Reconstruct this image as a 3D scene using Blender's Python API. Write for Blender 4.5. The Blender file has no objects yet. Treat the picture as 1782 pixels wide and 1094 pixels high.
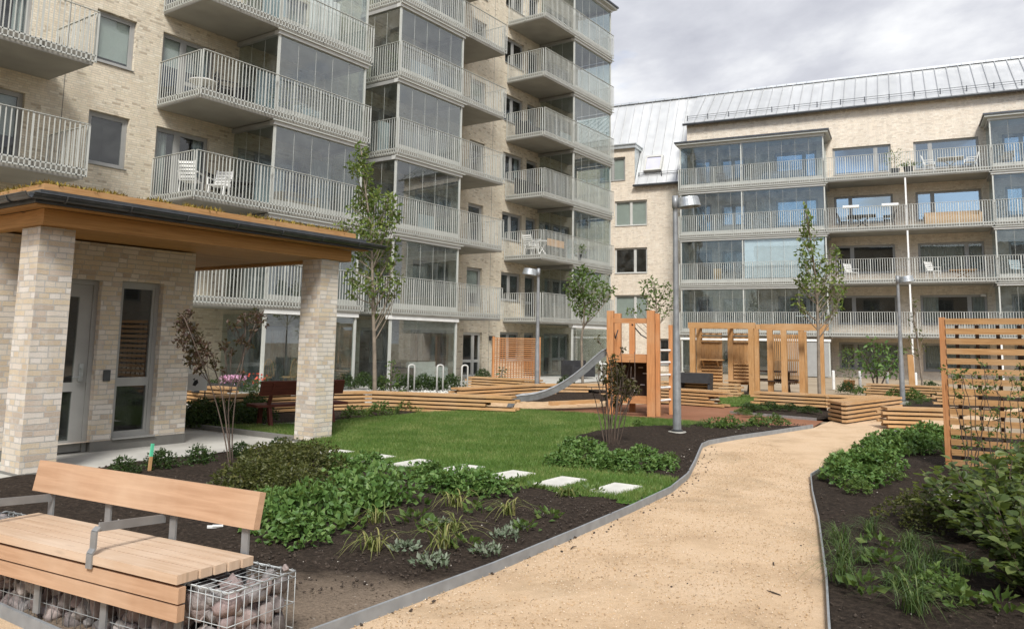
import bpy, math, random
import numpy as np
from mathutils import Vector, Matrix
random.seed(7)
rng = np.random.default_rng(11)
scene = bpy.context.scene
COL = scene.collection
PI = math.pi

# ------------------------------------------------------------------ camera
F_PX, PITCH, ROLL, YAW, CX, CY, EYE = 1383.5, math.radians(7.07), math.radians(0.96), math.radians(34.79), 891.0, 421.8, 1.6
fw = Vector((math.cos(YAW) * math.cos(PITCH), math.sin(YAW) * math.cos(PITCH), math.sin(PITCH)))
rt0 = Vector((math.sin(YAW), -math.cos(YAW), 0))
up0 = rt0.cross(fw)
rt = rt0 * math.cos(ROLL) + up0 * math.sin(ROLL)
up = up0 * math.cos(ROLL) - rt0 * math.sin(ROLL)
cam_data = bpy.data.cameras.new('camera')
cam_data.sensor_width = 36
cam_data.lens = 36 * F_PX / 1782
cam_data.shift_y = -(547 - CY) / 1782
cam_data.clip_start = 0.05
cam_data.clip_end = 2000
cam = bpy.data.objects.new('camera', cam_data)
M = Matrix((rt, up, -fw)).transposed().to_4x4()
M.translation = Vector((0, 0, EYE))
cam.matrix_world = M
COL.objects.link(cam)
scene.camera = cam

def at(px, py, z=0.0):
    """survey point: where the sight line of a photo pixel meets the level z"""
    d = fw + rt * ((px - CX) / F_PX) - up * ((py - CY) / F_PX)
    t = (z - EYE) / d.z
    return Vector((d.x * t, d.y * t, z))

def at_dist(px, py, g):
    """point above / beside ground point g at the same distance from the eye"""
    d = fw + rt * ((px - CX) / F_PX) - up * ((py - CY) / F_PX)
    t = (g[0] * fw.x + g[1] * fw.y) / (d.x * fw.x + d.y * fw.y)
    return Vector((d.x * t, d.y * t, EYE + d.z * t))

# ------------------------------------------------------------------ object helpers
def tag(o, label=None, cat=None, group=None, kind=None):
    if label: o['label'] = label
    if cat: o['category'] = cat
    if group: o['group'] = group
    if kind: o['kind'] = kind
    return o

def thing(name, label, cat, loc=(0, 0, 0), rz=0.0, group=None, kind=None):
    o = bpy.data.objects.new(name, None)
    o.empty_display_size = 0.2
    o.location = loc
    o.rotation_euler = (0, 0, rz)
    COL.objects.link(o)
    return tag(o, label, cat, group, kind)

def dup(root, loc=None, rz=None, scale=None, label=None, group=None):
    r = root.copy()
    COL.objects.link(r)
    if loc is not None: r.location = loc
    if rz is not None: r.rotation_euler = (0, 0, rz)
    if scale is not None: r.scale = (scale, scale, scale) if not hasattr(scale, '__len__') else scale
    if label: r['label'] = label
    if group: r['group'] = group
    for ch in list(root.children):
        c = ch.copy(); COL.objects.link(c); c.parent = r
        for g in list(ch.children):
            d = g.copy(); COL.objects.link(d); d.parent = c
    return r

class MB:
    """collects faces, builds ONE mesh object"""
    def __init__(s):
        s.v = []; s.f = []; s.uv = []; s.mi = []
    def face(s, pts, uv=None, mi=0):
        b = len(s.v)
        s.v += [tuple(p) for p in pts]
        s.f.append(tuple(range(b, b + len(pts))))
        s.uv.append(uv or [(0, 0)] * len(pts)); s.mi.append(mi)
    def hexa(s, c, ax, ay, az, mi=0, ends=True):
        """box from centre and three half-axis vectors; ax is the grain direction"""
        c = Vector(c)
        P = {}
        for i in (-1, 1):
            for j in (-1, 1):
                for k in (-1, 1):
                    P[i, j, k] = c + ax * i + ay * j + az * k
        lx, ly, lz = ax.length, ay.length, az.length
        o = random.random() * 20; q = random.random() * 20
        def uvq(a, b): return [(o - a, q - b), (o + a, q - b), (o + a, q + b), (o - a, q + b)]
        s.face([P[-1,-1,-1], P[1,-1,-1], P[1,-1,1], P[-1,-1,1]], uvq(lx, lz), mi)
        s.face([P[1,1,-1], P[-1,1,-1], P[-1,1,1], P[1,1,1]], uvq(lx, lz), mi)
        s.face([P[-1,-1,1], P[1,-1,1], P[1,1,1], P[-1,1,1]], uvq(lx, ly), mi)
        s.face([P[-1,1,-1], P[1,1,-1], P[1,-1,-1], P[-1,-1,-1]], uvq(lx, ly), mi)
        if ends:
            s.face([P[1,-1,-1], P[1,1,-1], P[1,1,1], P[1,-1,1]], uvq(ly, lz), mi)
            s.face([P[-1,1,-1], P[-1,-1,-1], P[-1,-1,1], P[-1,1,1]], uvq(ly, lz), mi)
    def box(s, x0, x1, y0, y1, z0, z1, mi=0):
        h = [Vector(((x1 - x0) / 2, 0, 0)), Vector((0, (y1 - y0) / 2, 0)), Vector((0, 0, (z1 - z0) / 2))]
        c = ((x0 + x1) / 2, (y0 + y1) / 2, (z0 + z1) / 2)
        L = [a.length for a in h]
        if L[2] >= L[0] and L[2] >= L[1]: h = [h[2], h[0], h[1]]
        elif L[1] > L[0]: h = [h[1], h[2], h[0]]
        s.hexa(c, *h, mi=mi)
    def bar(s, p0, p1, w, h, mi=0, upv=(0, 0, 1), ends=True):
        p0 = Vector(p0); p1 = Vector(p1)
        d = p1 - p0
        if d.length < 1e-6: return
        dn = d.normalized(); u = Vector(upv)
        if abs(dn.dot(u)) > 0.98: u = Vector((0, 1, 0))
        sd = dn.cross(u).normalized(); u2 = sd.cross(dn)
        s.hexa((p0 + p1) / 2, d / 2, sd * (w / 2), u2 * (h / 2), mi=mi, ends=ends)
    def tube(s, pts, r, n=8, mi=0, cap=True):
        pts = [Vector(p) for p in pts]
        rs = r if hasattr(r, '__len__') else [r] * len(pts)
        b = len(s.v); prev = None; L = 0.0; Ls = []
        for i, p in enumerate(pts):
            t = (pts[min(i + 1, len(pts) - 1)] - pts[max(i - 1, 0)])
            t = t.normalized() if t.length > 1e-9 else Vector((0, 0, 1))
            if prev is None:
                a = Vector((0, 0, 1)) if abs(t.z) < .9 else Vector((1, 0, 0))
                prev = t.cross(a).normalized()
            prev = (prev - t * prev.dot(t)).normalized()
            bt = t.cross(prev)
            if i: L += (p - pts[i - 1]).length
            Ls.append(L)
            for k in range(n):
                a = 2 * PI * k / n
                s.v.append(tuple(p + (prev * math.cos(a) + bt * math.sin(a)) * rs[i]))
        for i in range(len(pts) - 1):
            for k in range(n):
                k2 = (k + 1) % n
                s.f.append((b + i * n + k, b + i * n + k2, b + (i + 1) * n + k2, b + (i + 1) * n + k))
                u0, u1 = k / n, (k + 1) / n
                s.uv.append([(Ls[i], u0), (Ls[i], u1), (Ls[i + 1], u1), (Ls[i + 1], u0)]); s.mi.append(mi)
        if cap:
            s.f.append(tuple(b + k for k in range(n))[::-1]); s.uv.append([(0, 0)] * n); s.mi.append(mi)
            e = b + (len(pts) - 1) * n
            s.f.append(tuple(e + k for k in range(n))); s.uv.append([(0, 0)] * n); s.mi.append(mi)
    def prism(s, poly, z0, z1, mi=0, bottom=True):
        n = len(poly)
        s.face([(p[0], p[1], z1) for p in poly], [(p[0], p[1]) for p in poly], mi)
        if bottom: s.face([(p[0], p[1], z0) for p in poly][::-1], [(p[0], p[1]) for p in poly][::-1], mi)
        for i in range(n):
            a, b = poly[i], poly[(i + 1) % n]
            l = math.hypot(b[0] - a[0], b[1] - a[1])
            s.face([(a[0], a[1], z0), (b[0], b[1], z0), (b[0], b[1], z1), (a[0], a[1], z1)],
                   [(0, z0), (l, z0), (l, z1), (0, z1)], mi)
    def lathe(s, prof, c=(0, 0, 0), n=16, mi=0):
        b = len(s.v)
        for r_, z_ in prof:
            for k in range(n):
                a = 2 * PI * k / n
                s.v.append((c[0] + r_ * math.cos(a), c[1] + r_ * math.sin(a), c[2] + z_))
        for i in range(len(prof) - 1):
            for k in range(n):
                k2 = (k + 1) % n
                s.f.append((b + i * n + k, b + i * n + k2, b + (i + 1) * n + k2, b + (i + 1) * n + k))
                s.uv.append([(0, 0)] * 4); s.mi.append(mi)
    def xform(s, mtx, start=0):
        for i in range(start, len(s.v)):
            s.v[i] = tuple(mtx @ Vector(s.v[i]))
    def build(s, name, mats, parent=None, smooth=False, bevel=0.0):
        me = bpy.data.meshes.new(name)
        me.from_pydata(s.v, [], s.f)
        uvl = me.uv_layers.new(name='UVMap')
        flat = [c for f in s.uv for p in f for c in p]
        if len(flat) == len(uvl.data) * 2: uvl.data.foreach_set('uv', flat)
        for m in (mats if isinstance(mats, (list, tuple)) else [mats]): me.materials.append(m)
        me.polygons.foreach_set('material_index', s.mi)
        if smooth:
            me.polygons.foreach_set('use_smooth', [True] * len(me.polygons))
        me.update()
        o = bpy.data.objects.new(name, me)
        COL.objects.link(o)
        if parent is not None: o.parent = parent
        if bevel:
            b = o.modifiers.new('bevel', 'BEVEL'); b.width = bevel; b.segments = 2; b.limit_method = 'ANGLE'
        return o

def np_mesh(name, verts, faces, mat, parent=None, smooth=False, fsize=None):
    """big meshes from numpy: faces (n,k)"""
    me = bpy.data.meshes.new(name)
    n, k = faces.shape
    me.vertices.add(len(verts)); me.vertices.foreach_set('co', np.ascontiguousarray(verts, dtype=np.float32).ravel())
    me.loops.add(n * k); me.loops.foreach_set('vertex_index', np.ascontiguousarray(faces, dtype=np.int32).ravel())
    me.polygons.add(n)
    me.polygons.foreach_set('loop_start', np.arange(0, n * k, k, dtype=np.int32))
    me.polygons.foreach_set('loop_total', np.full(n, k, dtype=np.int32))
    if smooth: me.polygons.foreach_set('use_smooth', np.ones(n, dtype=bool))
    for m in (mat if isinstance(mat, (list, tuple)) else [mat]): me.materials.append(m)
    me.update(calc_edges=True); me.validate()
    o = bpy.data.objects.new(name, me); COL.objects.link(o)
    if parent is not None: o.parent = parent
    return o

# ------------------------------------------------------------------ materials
class NT:
    def __init__(s, tree): s.t = tree
    def n(s, typ, **kw):
        nd = s.t.nodes.new(typ)
        for k, v in kw.items():
            if k.startswith('_'): setattr(nd, k[1:], v)
            else:
                key = k if k in nd.inputs else k.replace('_', ' ')
                sock = nd.inputs[key] if not isinstance(key, int) else nd.inputs[key]
                s.set(sock, v)
        return nd
    def set(s, sock, v):
        if isinstance(v, bpy.types.NodeSocket): s.t.links.new(v, sock)
        else:
            if hasattr(v, '__len__') and len(v) == 3 and sock.type == 'RGBA': v = (*v, 1)
            sock.default_value = v
    def math(s, op, a, b=None, c=None, clamp=False):
        nd = s.t.nodes.new('ShaderNodeMath'); nd.operation = op; nd.use_clamp = clamp
        s.set(nd.inputs[0], a)
        if b is not None: s.set(nd.inputs[1], b)
        if c is not None: s.set(nd.inputs[2], c)
        return nd.outputs[0]
    def mix(s, f, a, b, blend='MIX'):
        nd = s.t.nodes.new('ShaderNodeMix'); nd.data_type = 'RGBA'; nd.blend_type = blend
        s.set(nd.inputs[0], f); s.set(nd.inputs[6], a); s.set(nd.inputs[7], b)
        return nd.outputs[2]
    def ramp(s, fac, stops, interp='LINEAR'):
        nd = s.t.nodes.new('ShaderNodeValToRGB'); nd.color_ramp.interpolation = interp
        el = nd.color_ramp.elements
        while len(el) < len(stops): el.new(0.5)
        for e, (p, c) in zip(el, stops):
            e.position = p
            e.color = (*c, 1) if hasattr(c, '__len__') else (c, c, c, 1)
        s.set(nd.inputs[0], fac)
        return nd.outputs[0]
    def noise(s, vec, scale, detail=4.0, rough=0.55, dist=0.0):
        nd = s.n('ShaderNodeTexNoise', Scale=scale, Detail=detail, Roughness=rough, Distortion=dist)
        if vec is not None: s.set(nd.inputs['Vector'], vec)
        return nd.outputs['Fac']
    def mapping(s, vec, scale=(1, 1, 1), loc=(0, 0, 0)):
        nd = s.n('ShaderNodeMapping'); s.set(nd.inputs[0], vec)
        nd.inputs['Scale'].default_value = scale; nd.inputs['Location'].default_value = loc
        return nd.outputs[0]
    def bump(s, h, strength=0.5, dist=0.01):
        return s.n('ShaderNodeBump', Strength=strength, Distance=dist, Height=h).outputs[0]

def new_mat(name, base=(.5, .5, .5), rough=.6, metal=0.0, spec=None):
    m = bpy.data.materials.new(name); m.use_nodes = True
    t = m.node_tree
    b = t.nodes['Principled BSDF']
    b.inputs['Base Color'].default_value = (*base, 1)
    b.inputs['Roughness'].default_value = rough
    b.inputs['Metallic'].default_value = metal
    if spec is not None: b.inputs['Specular IOR Level'].default_value = spec
    return m, NT(t), b

def tex(nt, kind='Object'):
    return nt.n('ShaderNodeTexCoord').outputs[kind]

def mat_varied(name, base, rough=.6, metal=0.0, var=.15, scale=3.0, bump=0.0, bscale=60.0, spec=None):
    """a painted / cast surface with soft tone variation, faint streaks and a grain"""
    m, nt, b = new_mat(name, base, rough, metal, spec)
    o = tex(nt)
    f = nt.noise(o, scale, 6)
    c0 = tuple(x * (1 - var) for x in base); c1 = tuple(min(1, x * (1 + var)) for x in base)
    nt.set(b.inputs['Base Color'], nt.ramp(f, [(.3, c0), (.7, c1)]))
    nt.set(b.inputs['Roughness'], nt.ramp(nt.noise(o, scale * 4, 3), [(.3, max(0, rough - .08)), (.7, min(1, rough + .08))]))
    if bump: nt.set(b.inputs['Normal'], nt.bump(nt.noise(o, bscale, 5), bump, .004))
    return m

def mat_brick(name, tones, mortar, row=.066, length=.24, slush=.45, bumpd=.006, shift=0.0, joint_shade=.35):
    m, nt, b = new_mat(name, rough=.85, spec=.25)
    tc = nt.n('ShaderNodeTexCoord')
    sp = nt.n('ShaderNodeSeparateXYZ', Vector=tc.outputs['Object'])
    sn = nt.n('ShaderNodeSeparateXYZ', Vector=tc.outputs['Normal'])
    isx = nt.math('GREATER_THAN', nt.math('ABSOLUTE', sn.outputs[0]), .7)
    u = nt.math('ADD', nt.math('MULTIPLY', sp.outputs[1], isx), nt.math('MULTIPLY', sp.outputs[0], nt.math('SUBTRACT', 1.0, isx)))
    u = nt.math('ADD', u, nt.math('MULTIPLY', isx, length * .5))
    u = nt.math('ADD', u, 100.0 + shift)
    z = nt.math('ADD', sp.outputs[2], 10.0)
    uz = nt.n('ShaderNodeCombineXYZ', X=u, Y=z, Z=0.0).outputs[0]
    # wobble so that the courses are not ruler-straight
    wob = nt.n('ShaderNodeTexNoise', Vector=uz, Scale=9.0, Detail=2.0)
    wv = nt.n('ShaderNodeVectorMath', _operation='SUBTRACT'); nt.set(wv.inputs[0], wob.outputs['Color']); wv.inputs[1].default_value = (.5, .5, .5)
    ws = nt.n('ShaderNodeVectorMath', _operation='SCALE'); nt.set(ws.inputs[0], wv.outputs[0]); ws.inputs['Scale'].default_value = .02
    wa = nt.n('ShaderNodeVectorMath', _operation='ADD'); nt.set(wa.inputs[0], uz); nt.set(wa.inputs[1], ws.outputs[0])
    sw = nt.n('ShaderNodeSeparateXYZ', Vector=wa.outputs[0])
    r = nt.math('FLOOR', nt.math('DIVIDE', sw.outputs[1], row))
    # random bond: each course is shifted by its own amount
    wn = nt.n('ShaderNodeTexWhiteNoise', _noise_dimensions='1D', W=r)
    us = nt.math('ADD', nt.math('DIVIDE', sw.outputs[0], length), wn.outputs['Value'])
    cidx = nt.math('FLOOR', us)
    fu = nt.math('FRACT', us); fz = nt.math('FRACT', nt.math('DIVIDE', sw.outputs[1], row))
    # some bricks are cut in two (headers)
    cell = nt.n('ShaderNodeCombineXYZ', X=cidx, Y=r, Z=3.0).outputs[0]
    hd = nt.n('ShaderNodeTexWhiteNoise', _noise_dimensions='3D', Vector=cell)
    ish = nt.math('GREATER_THAN', hd.outputs['Value'], .62)
    half = nt.math('MULTIPLY', ish, nt.math('FLOOR', nt.math('MULTIPLY', fu, 2.0)))
    fu2 = nt.math('ADD', nt.math('MULTIPLY', nt.math('SUBTRACT', 1.0, ish), fu), nt.math('MULTIPLY', ish, nt.math('FRACT', nt.math('MULTIPLY', fu, 2.0))))
    wid = nt.math('SUBTRACT', 1.0, nt.math('MULTIPLY', ish, .5))
    du = nt.math('MULTIPLY', nt.math('MULTIPLY', nt.math('MINIMUM', fu2, nt.math('SUBTRACT', 1.0, fu2)), length), wid)
    dz = nt.math('MULTIPLY', nt.math('MINIMUM', fz, nt.math('SUBTRACT', 1.0, fz)), row)
    d = nt.math('MINIMUM', du, dz)
    id2 = nt.n('ShaderNodeCombineXYZ', X=nt.math('ADD', cidx, nt.math('MULTIPLY', half, .5)), Y=r, Z=0.0).outputs[0]
    w2 = nt.n('ShaderNodeTexWhiteNoise', _noise_dimensions='3D', Vector=id2)
    n = len(tones)
    brick = nt.ramp(w2.outputs['Value'], [(i / n, t) for i, t in enumerate(tones)], 'CONSTANT')
    grain = nt.noise(uz, 70.0, 4)
    brick = nt.mix(.35, brick, nt.ramp(grain, [(.25, .25), (.75, .95)]), 'SOFT_LIGHT')
    edge = nt.noise(uz, 40.0, 3)
    joint = nt.math('LESS_THAN', d, nt.math('MULTIPLY', edge, .012))
    sl = nt.ramp(nt.noise(uz, 6.0, 7, .65), [(.5, 0.0), (.68, 1.0)])
    jm = nt.math('MAXIMUM', joint, nt.math('MULTIPLY', sl, slush), clamp=True)
    mort = nt.ramp(nt.noise(uz, 30.0, 4), [(.3, tuple(c * .86 for c in mortar)), (.7, mortar)])
    mort = nt.mix(nt.math('MULTIPLY', joint, joint_shade), mort, tuple(c * .5 for c in mortar))  # shadow of the recessed joints darkened into the mortar colour
    col = nt.mix(jm, brick, mort)
    big = nt.ramp(nt.noise(uz, .35, 4), [(.3, .8), (.7, 1.0)])
    col = nt.mix(.35, col, big, 'MULTIPLY')
    stk = nt.ramp(nt.noise(nt.mapping(uz, (3.0, .16, 1)), 1.0, 6, .6), [(.35, .80), (.6, 1.0)])
    col = nt.mix(.55, col, stk, 'MULTIPLY')
    nt.set(b.inputs['Base Color'], col)
    h = nt.math('ADD', nt.math('MULTIPLY', nt.math('SUBTRACT', 1.0, joint), 1.0), nt.math('MULTIPLY', grain, .5))
    h = nt.math('ADD', h, nt.math('MULTIPLY', w2.outputs['Value'], .35))
    nt.set(b.inputs['Normal'], nt.bump(h, .8, bumpd))
    return m

def mat_wood(name, light, dark, rough=.65, gscale=(1.2, 26, 1), knots=True, weather=None):
    m, nt, b = new_mat(name, light, rough, spec=.25)
    uv = tex(nt, 'UV')
    g = nt.noise(nt.mapping(uv, gscale), 2.2, 6, .6, .6)
    mid = tuple((a + c) / 2 for a, c in zip(light, dark))
    col = nt.ramp(g, [(.28, dark), (.48, mid), (.62, light)])
    ri = nt.n('ShaderNodeNewGeometry').outputs['Random Per Island']
    col = nt.mix(.55, col, nt.ramp(ri, [(0, .62), (1, 1.0)]), 'MULTIPLY')
    if knots:
        v = nt.n('ShaderNodeTexVoronoi', Scale=1.0); nt.set(v.inputs['Vector'], nt.mapping(uv, (1.4, 7, 1)))
        kn = nt.ramp(v.outputs['Distance'], [(.04, 1.0), (.10, 0.0)])
        col = nt.mix(nt.math('MULTIPLY', kn, .7), col, tuple(c * .35 for c in dark))
    if weather:
        w = nt.ramp(nt.noise(tex(nt), 1.5, 5), [(.45, 0.0), (.7, 1.0)])
        col = nt.mix(nt.math('MULTIPLY', w, .5), col, weather)
    nt.set(b.inputs['Base Color'], col)
    nt.set(b.inputs['Normal'], nt.bump(g, .25, .003))
    return m

def mat_leaf(name, c0, c1, c2=None, trans=.3, rough=.5, big=0):
    m, nt, b = new_mat(name, c0, rough, spec=.35)
    ri = nt.n('ShaderNodeNewGeometry').outputs['Random Per Island']
    o = tex(nt)
    f = nt.math('ADD', nt.math('MULTIPLY', ri, .65), nt.math('MULTIPLY', nt.noise(o, 3.0, 3), .35))
    if big: f = nt.math('ADD', f, nt.math('MULTIPLY', nt.math('SUBTRACT', nt.noise(o, 1.1, 6, .6), .5), big * 3))
    st = [(.2, c0), (.8, c1)] if c2 is None else [(.15, c0), (.6, c1), (.9, c2)]
    col = nt.ramp(f, st)
    nt.set(b.inputs['Base Color'], col)
    tr = nt.n('ShaderNodeBsdfTranslucent'); nt.set(tr.inputs['Color'], nt.mix(.5, col, (.35, .45, .08), 'MIX'))
    mx = nt.n('ShaderNodeMixShader'); mx.inputs[0].default_value = trans
    nt.t.links.new(b.outputs[0], mx.inputs[1]); nt.t.links.new(tr.outputs[0], mx.inputs[2])
    nt.t.links.new(mx.outputs[0], nt.t.nodes['Material Output'].inputs['Surface'])
    return m

def mat_glass(name, ior=1.7, tint=(.86, .9, .88), refl=(1, 1, 1), rough=0.0, wave=.0):
    m = bpy.data.materials.new(name); m.use_nodes = True
    nt = NT(m.node_tree); m.node_tree.nodes.remove(m.node_tree.nodes['Principled BSDF'])
    fr = nt.n('ShaderNodeFresnel', IOR=ior)
    tr = nt.n('ShaderNodeBsdfTransparent', Color=tint)
    gl = nt.n('ShaderNodeBsdfGlossy', Color=refl, Roughness=rough)
    if wave:
        bp = nt.bump(nt.noise(tex(nt), 1.1, 1), wave, .02)
        nt.set(gl.inputs['Normal'], bp)
    # dust and rain marks scatter a little light
    df = nt.n('ShaderNodeBsdfDiffuse', Color=(.62, .64, .64))
    mx = nt.n('ShaderNodeMixShader'); nt.set(mx.inputs[0], nt.math('MULTIPLY', fr.outputs[0], nt.math('SUBTRACT', 1.0, nt.n('ShaderNodeNewGeometry').outputs['Backfacing'])))
    nt.t.links.new(tr.outputs[0], mx.inputs[1]); nt.t.links.new(gl.outputs[0], mx.inputs[2])
    m2 = nt.n('ShaderNodeMixShader'); nt.set(m2.inputs[0], nt.ramp(nt.noise(tex(nt), 2.5, 6), [(.35, .0), (.8, .05)]))
    nt.t.links.new(mx.outputs[0], m2.inputs[1]); nt.t.links.new(df.outputs[0], m2.inputs[2])
    nt.t.links.new(m2.outputs[0], nt.t.nodes['Material Output'].inputs['Surface'])
    return m

MAT = {}
MAT['brick'] = mat_brick('brick_facade', [(0.650, 0.563, 0.423), (0.690, 0.603, 0.460), (0.710, 0.633, 0.493), (0.620, 0.528, 0.391), (0.680, 0.593, 0.451), (0.730, 0.663, 0.530), (0.660, 0.573, 0.437), (0.700, 0.613, 0.470), (0.640, 0.563, 0.419), (0.450, 0.377, 0.279), (0.710, 0.623, 0.479), (0.610, 0.533, 0.414), (0.690, 0.593, 0.456)], (0.700, 0.648, 0.525), slush=.7, row=.063, bumpd=.009)
MAT['brick_right'] = mat_brick('brick_sand', [(.73, .63, .50), (.76, .67, .54), (.74, .65, .52), (.78, .70, .58), (.69, .59, .47), (.76, .66, .53), (.62, .53, .42), (.75, .66, .54)], (.76, .69, .58), slush=.5, row=.07, bumpd=.008)
MAT['brick_pavilion'] = mat_brick('brick_washed', [(.62, .55, .45), (.60, .50, .36), (.67, .61, .53), (.55, .45, .33), (.64, .57, .47), (.57, .48, .39), (.70, .65, .58), (.61, .51, .37), (.48, .40, .32), (.64, .55, .42), (.66, .59, .50)], (.70, .67, .62), slush=.6, row=.067, bumpd=.02, joint_shade=.5)
MAT['concrete'] = mat_varied('concrete', (.31, .30, .265), .85, var=.14, scale=1.3, bump=.3)
MAT['concrete_dark'] = mat_varied('concrete_plinth', (.17, .165, .15), .85, var=.2, scale=2.5, bump=.3)
MAT['paving'] = mat_varied('paving', (.43, .42, .38), .85, var=.16, scale=1.6, bump=.35)
MAT['stone_white'] = mat_varied('pale_slab', (.55, .54, .49), .85, var=.14, scale=5, bump=.3)
MAT['rail'] = mat_varied('rail_paint', (.47, .48, .44), .45, metal=.0, var=.08, scale=2.0)
MAT['wire'] = mat_varied('galvanised_wire', (.36, .38, .38), .5, metal=.35, var=.15, scale=14)
MAT['galv'] = mat_varied('galvanised_steel', (.42, .44, .44), .42, metal=.7, var=.18, scale=14)
MAT['galv_dull'] = mat_varied('dull_steel', (.25, .26, .265), .5, metal=.4, var=.2, scale=7)
MAT['white_metal'] = mat_varied('white_paint', (.74, .74, .71), .4, var=.06, scale=4)
MAT['frame'] = mat_varied('window_frame', (.31, .31, .295), .45, var=.08, scale=3)
MAT['frame_light'] = mat_varied('window_frame_light', (.50, .50, .47), .45, var=.06, scale=3)
MAT['gutter'] = mat_varied('gutter_metal', (.075, .08, .085), .38, metal=.5, var=.25, scale=6)
MAT['black'] = mat_varied('black_fabric', (.025, .025, .027), .7, var=.3, scale=8)
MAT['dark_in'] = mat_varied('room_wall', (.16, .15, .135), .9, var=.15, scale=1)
MAT['pale_screen'] = mat_varied('pale_screen', (.62, .68, .72), .5, var=.08, scale=2)
MAT['curtain'] = mat_varied('curtain', (.62, .61, .58), .9, var=.1, scale=5)
MAT['blind'] = mat_varied('blind', (.78, .77, .72), .8, var=.06, scale=2)
MAT['glass'] = mat_glass('glass', 2.25, (.80, .84, .83), (.95, .98, 1.0), wave=.02)
MAT['glass_window'] = mat_glass('window_glass', 1.75, (.74, .78, .77), wave=.03)
MAT['skylight'] = mat_varied('skylight_sky_tone', (.52, .52, .62), .08, var=.05)  # opaque pane; bright sky reflection over a blind painted into the base colour
MAT['glass_blue'] = mat_glass('sky_tinted_glass', 4.2, (.45, .5, .52), (.72, .88, 1.0), wave=.03)  # blue of the mirrored sky put into the gloss tint, upper floors only
MAT['glass_loggia'] = mat_glass('loggia_glass', 1.8, (.84, .89, .91), (.82, .92, 1.0), wave=.02)
MAT['larch'] = mat_wood('larch', (.52, .295, .125), (.34, .175, .065), weather=(.5, .34, .19))
MAT['larch_pale'] = mat_wood('larch_planter', (.58, .355, .165), (.39, .215, .09), weather=(.52, .37, .23))
MAT['larch_red'] = mat_wood('stained_timber', (.56, .26, .105), (.38, .16, .06), weather=(.50, .30, .16))
MAT['larch_bench'] = mat_wood('bench_timber', (.53, .335, .21), (.41, .245, .145), gscale=(.7, 14, 1), weather=(.58, .42, .29))
MAT['larch_seat'] = mat_wood('bench_seat_timber', (.60, .44, .31), (.48, .33, .215), gscale=(.7, 14, 1), weather=(.62, .51, .40))
MAT['beam_wood'] = mat_wood('porch_timber', (.47, .25, .085), (.33, .165, .05), gscale=(.8, 20, 1))
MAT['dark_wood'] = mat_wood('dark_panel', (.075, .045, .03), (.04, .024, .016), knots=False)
MAT['red_bench'] = mat_wood('red_stained_bench', (.16, .045, .03), (.09, .025, .018), knots=False)
# ------------------------------------------------------------------ sky and sun
SUN_AZ, SUN_EL = math.radians(217), math.radians(46)      # behind the viewer's shoulder
world = bpy.data.worlds.new('World'); scene.world = world
world.use_nodes = True
wt = NT(world.node_tree)
bg = world.node_tree.nodes['Background']
sky = wt.n('ShaderNodeTexSky'); sky.sky_type = 'NISHITA'; sky.sun_disc = False
sky.sun_elevation = SUN_EL; sky.sun_rotation = math.radians(90) - SUN_AZ
sky.air_density = 1.0; sky.dust_density = 1.5
gen = wt.n('ShaderNodeTexCoord').outputs['Generated']
nrm = wt.n('ShaderNodeVectorMath', _operation='NORMALIZE'); wt.set(nrm.inputs[0], gen)
ws = wt.n('ShaderNodeSeparateXYZ', Vector=nrm.outputs[0])
zz = wt.math('ADD', wt.math('MAXIMUM', ws.outputs[2], 0.0), .16)
pv = wt.n('ShaderNodeCombineXYZ', X=wt.math('DIVIDE', ws.outputs[0], zz), Y=wt.math('DIVIDE', ws.outputs[1], zz), Z=0.0).outputs[0]
c1 = wt.noise(wt.mapping(pv, (1.0, .8, 1), (2.3, .7, 0)), .8, 10, .56, .2)
c2 = wt.noise(wt.mapping(pv, (1, 1, 1), (9.1, 4.2, 0)), 2.6, 7, .6, .2)
cloud = wt.ramp(c1, [(.38, (2.6, 2.75, 3.4)), (.47, (3.7, 3.85, 4.5)), (.54, (5.4, 5.55, 6.1)), (.62, (8.8, 8.9, 9.0))])
cloud = wt.mix(.22, cloud, wt.ramp(c2, [(.3, (3.6, 3.7, 4.0)), (.7, (6.2, 6.2, 6.3))]))
# paler towards the horizon, brighter round the veiled sun
hz = wt.ramp(ws.outputs[2], [(0.0, 1.0), (.42, 0.0)])
cloud = wt.mix(wt.math('MULTIPLY', hz, .22), cloud, (6.6, 6.7, 6.9))
sd = wt.n('ShaderNodeVectorMath', _operation='DOT_PRODUCT'); wt.set(sd.inputs[0], nrm.outputs[0])
sd.inputs[1].default_value = (math.cos(SUN_AZ) * math.cos(SUN_EL), math.sin(SUN_AZ) * math.cos(SUN_EL), math.sin(SUN_EL))
gl = wt.math('POWER', wt.math('MAXIMUM', sd.outputs['Value'], 0.0), 5.0)
cloud = wt.mix(1.0, cloud, wt.n('ShaderNodeCombineXYZ', X=wt.math('ADD', 1.0, wt.math('MULTIPLY', gl, .9)), Y=wt.math('ADD', 1.0, wt.math('MULTIPLY', gl, .86)), Z=wt.math('ADD', 1.0, wt.math('MULTIPLY', gl, .78))).outputs[0], 'MULTIPLY')
# blue gaps open towards the west, behind the viewer
west = wt.ramp(wt.math('MULTIPLY', ws.outputs[0], -1.0), [(.25, 0.0), (.75, .22)])
gap = wt.ramp(wt.math('ADD', wt.noise(wt.mapping(pv, (1, 1, 1), (5.5, 1.3, 0)), 1.6, 6, .5, .2), west), [(.60, 0.0), (.72, 1.0)])
blue = wt.mix(1.0, sky.outputs[0], (1.5, 1.5, 1.55), 'MULTIPLY')
wt.set(bg.inputs['Color'], wt.mix(gap, cloud, blue))
bg.inputs['Strength'].default_value = 0.082

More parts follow.
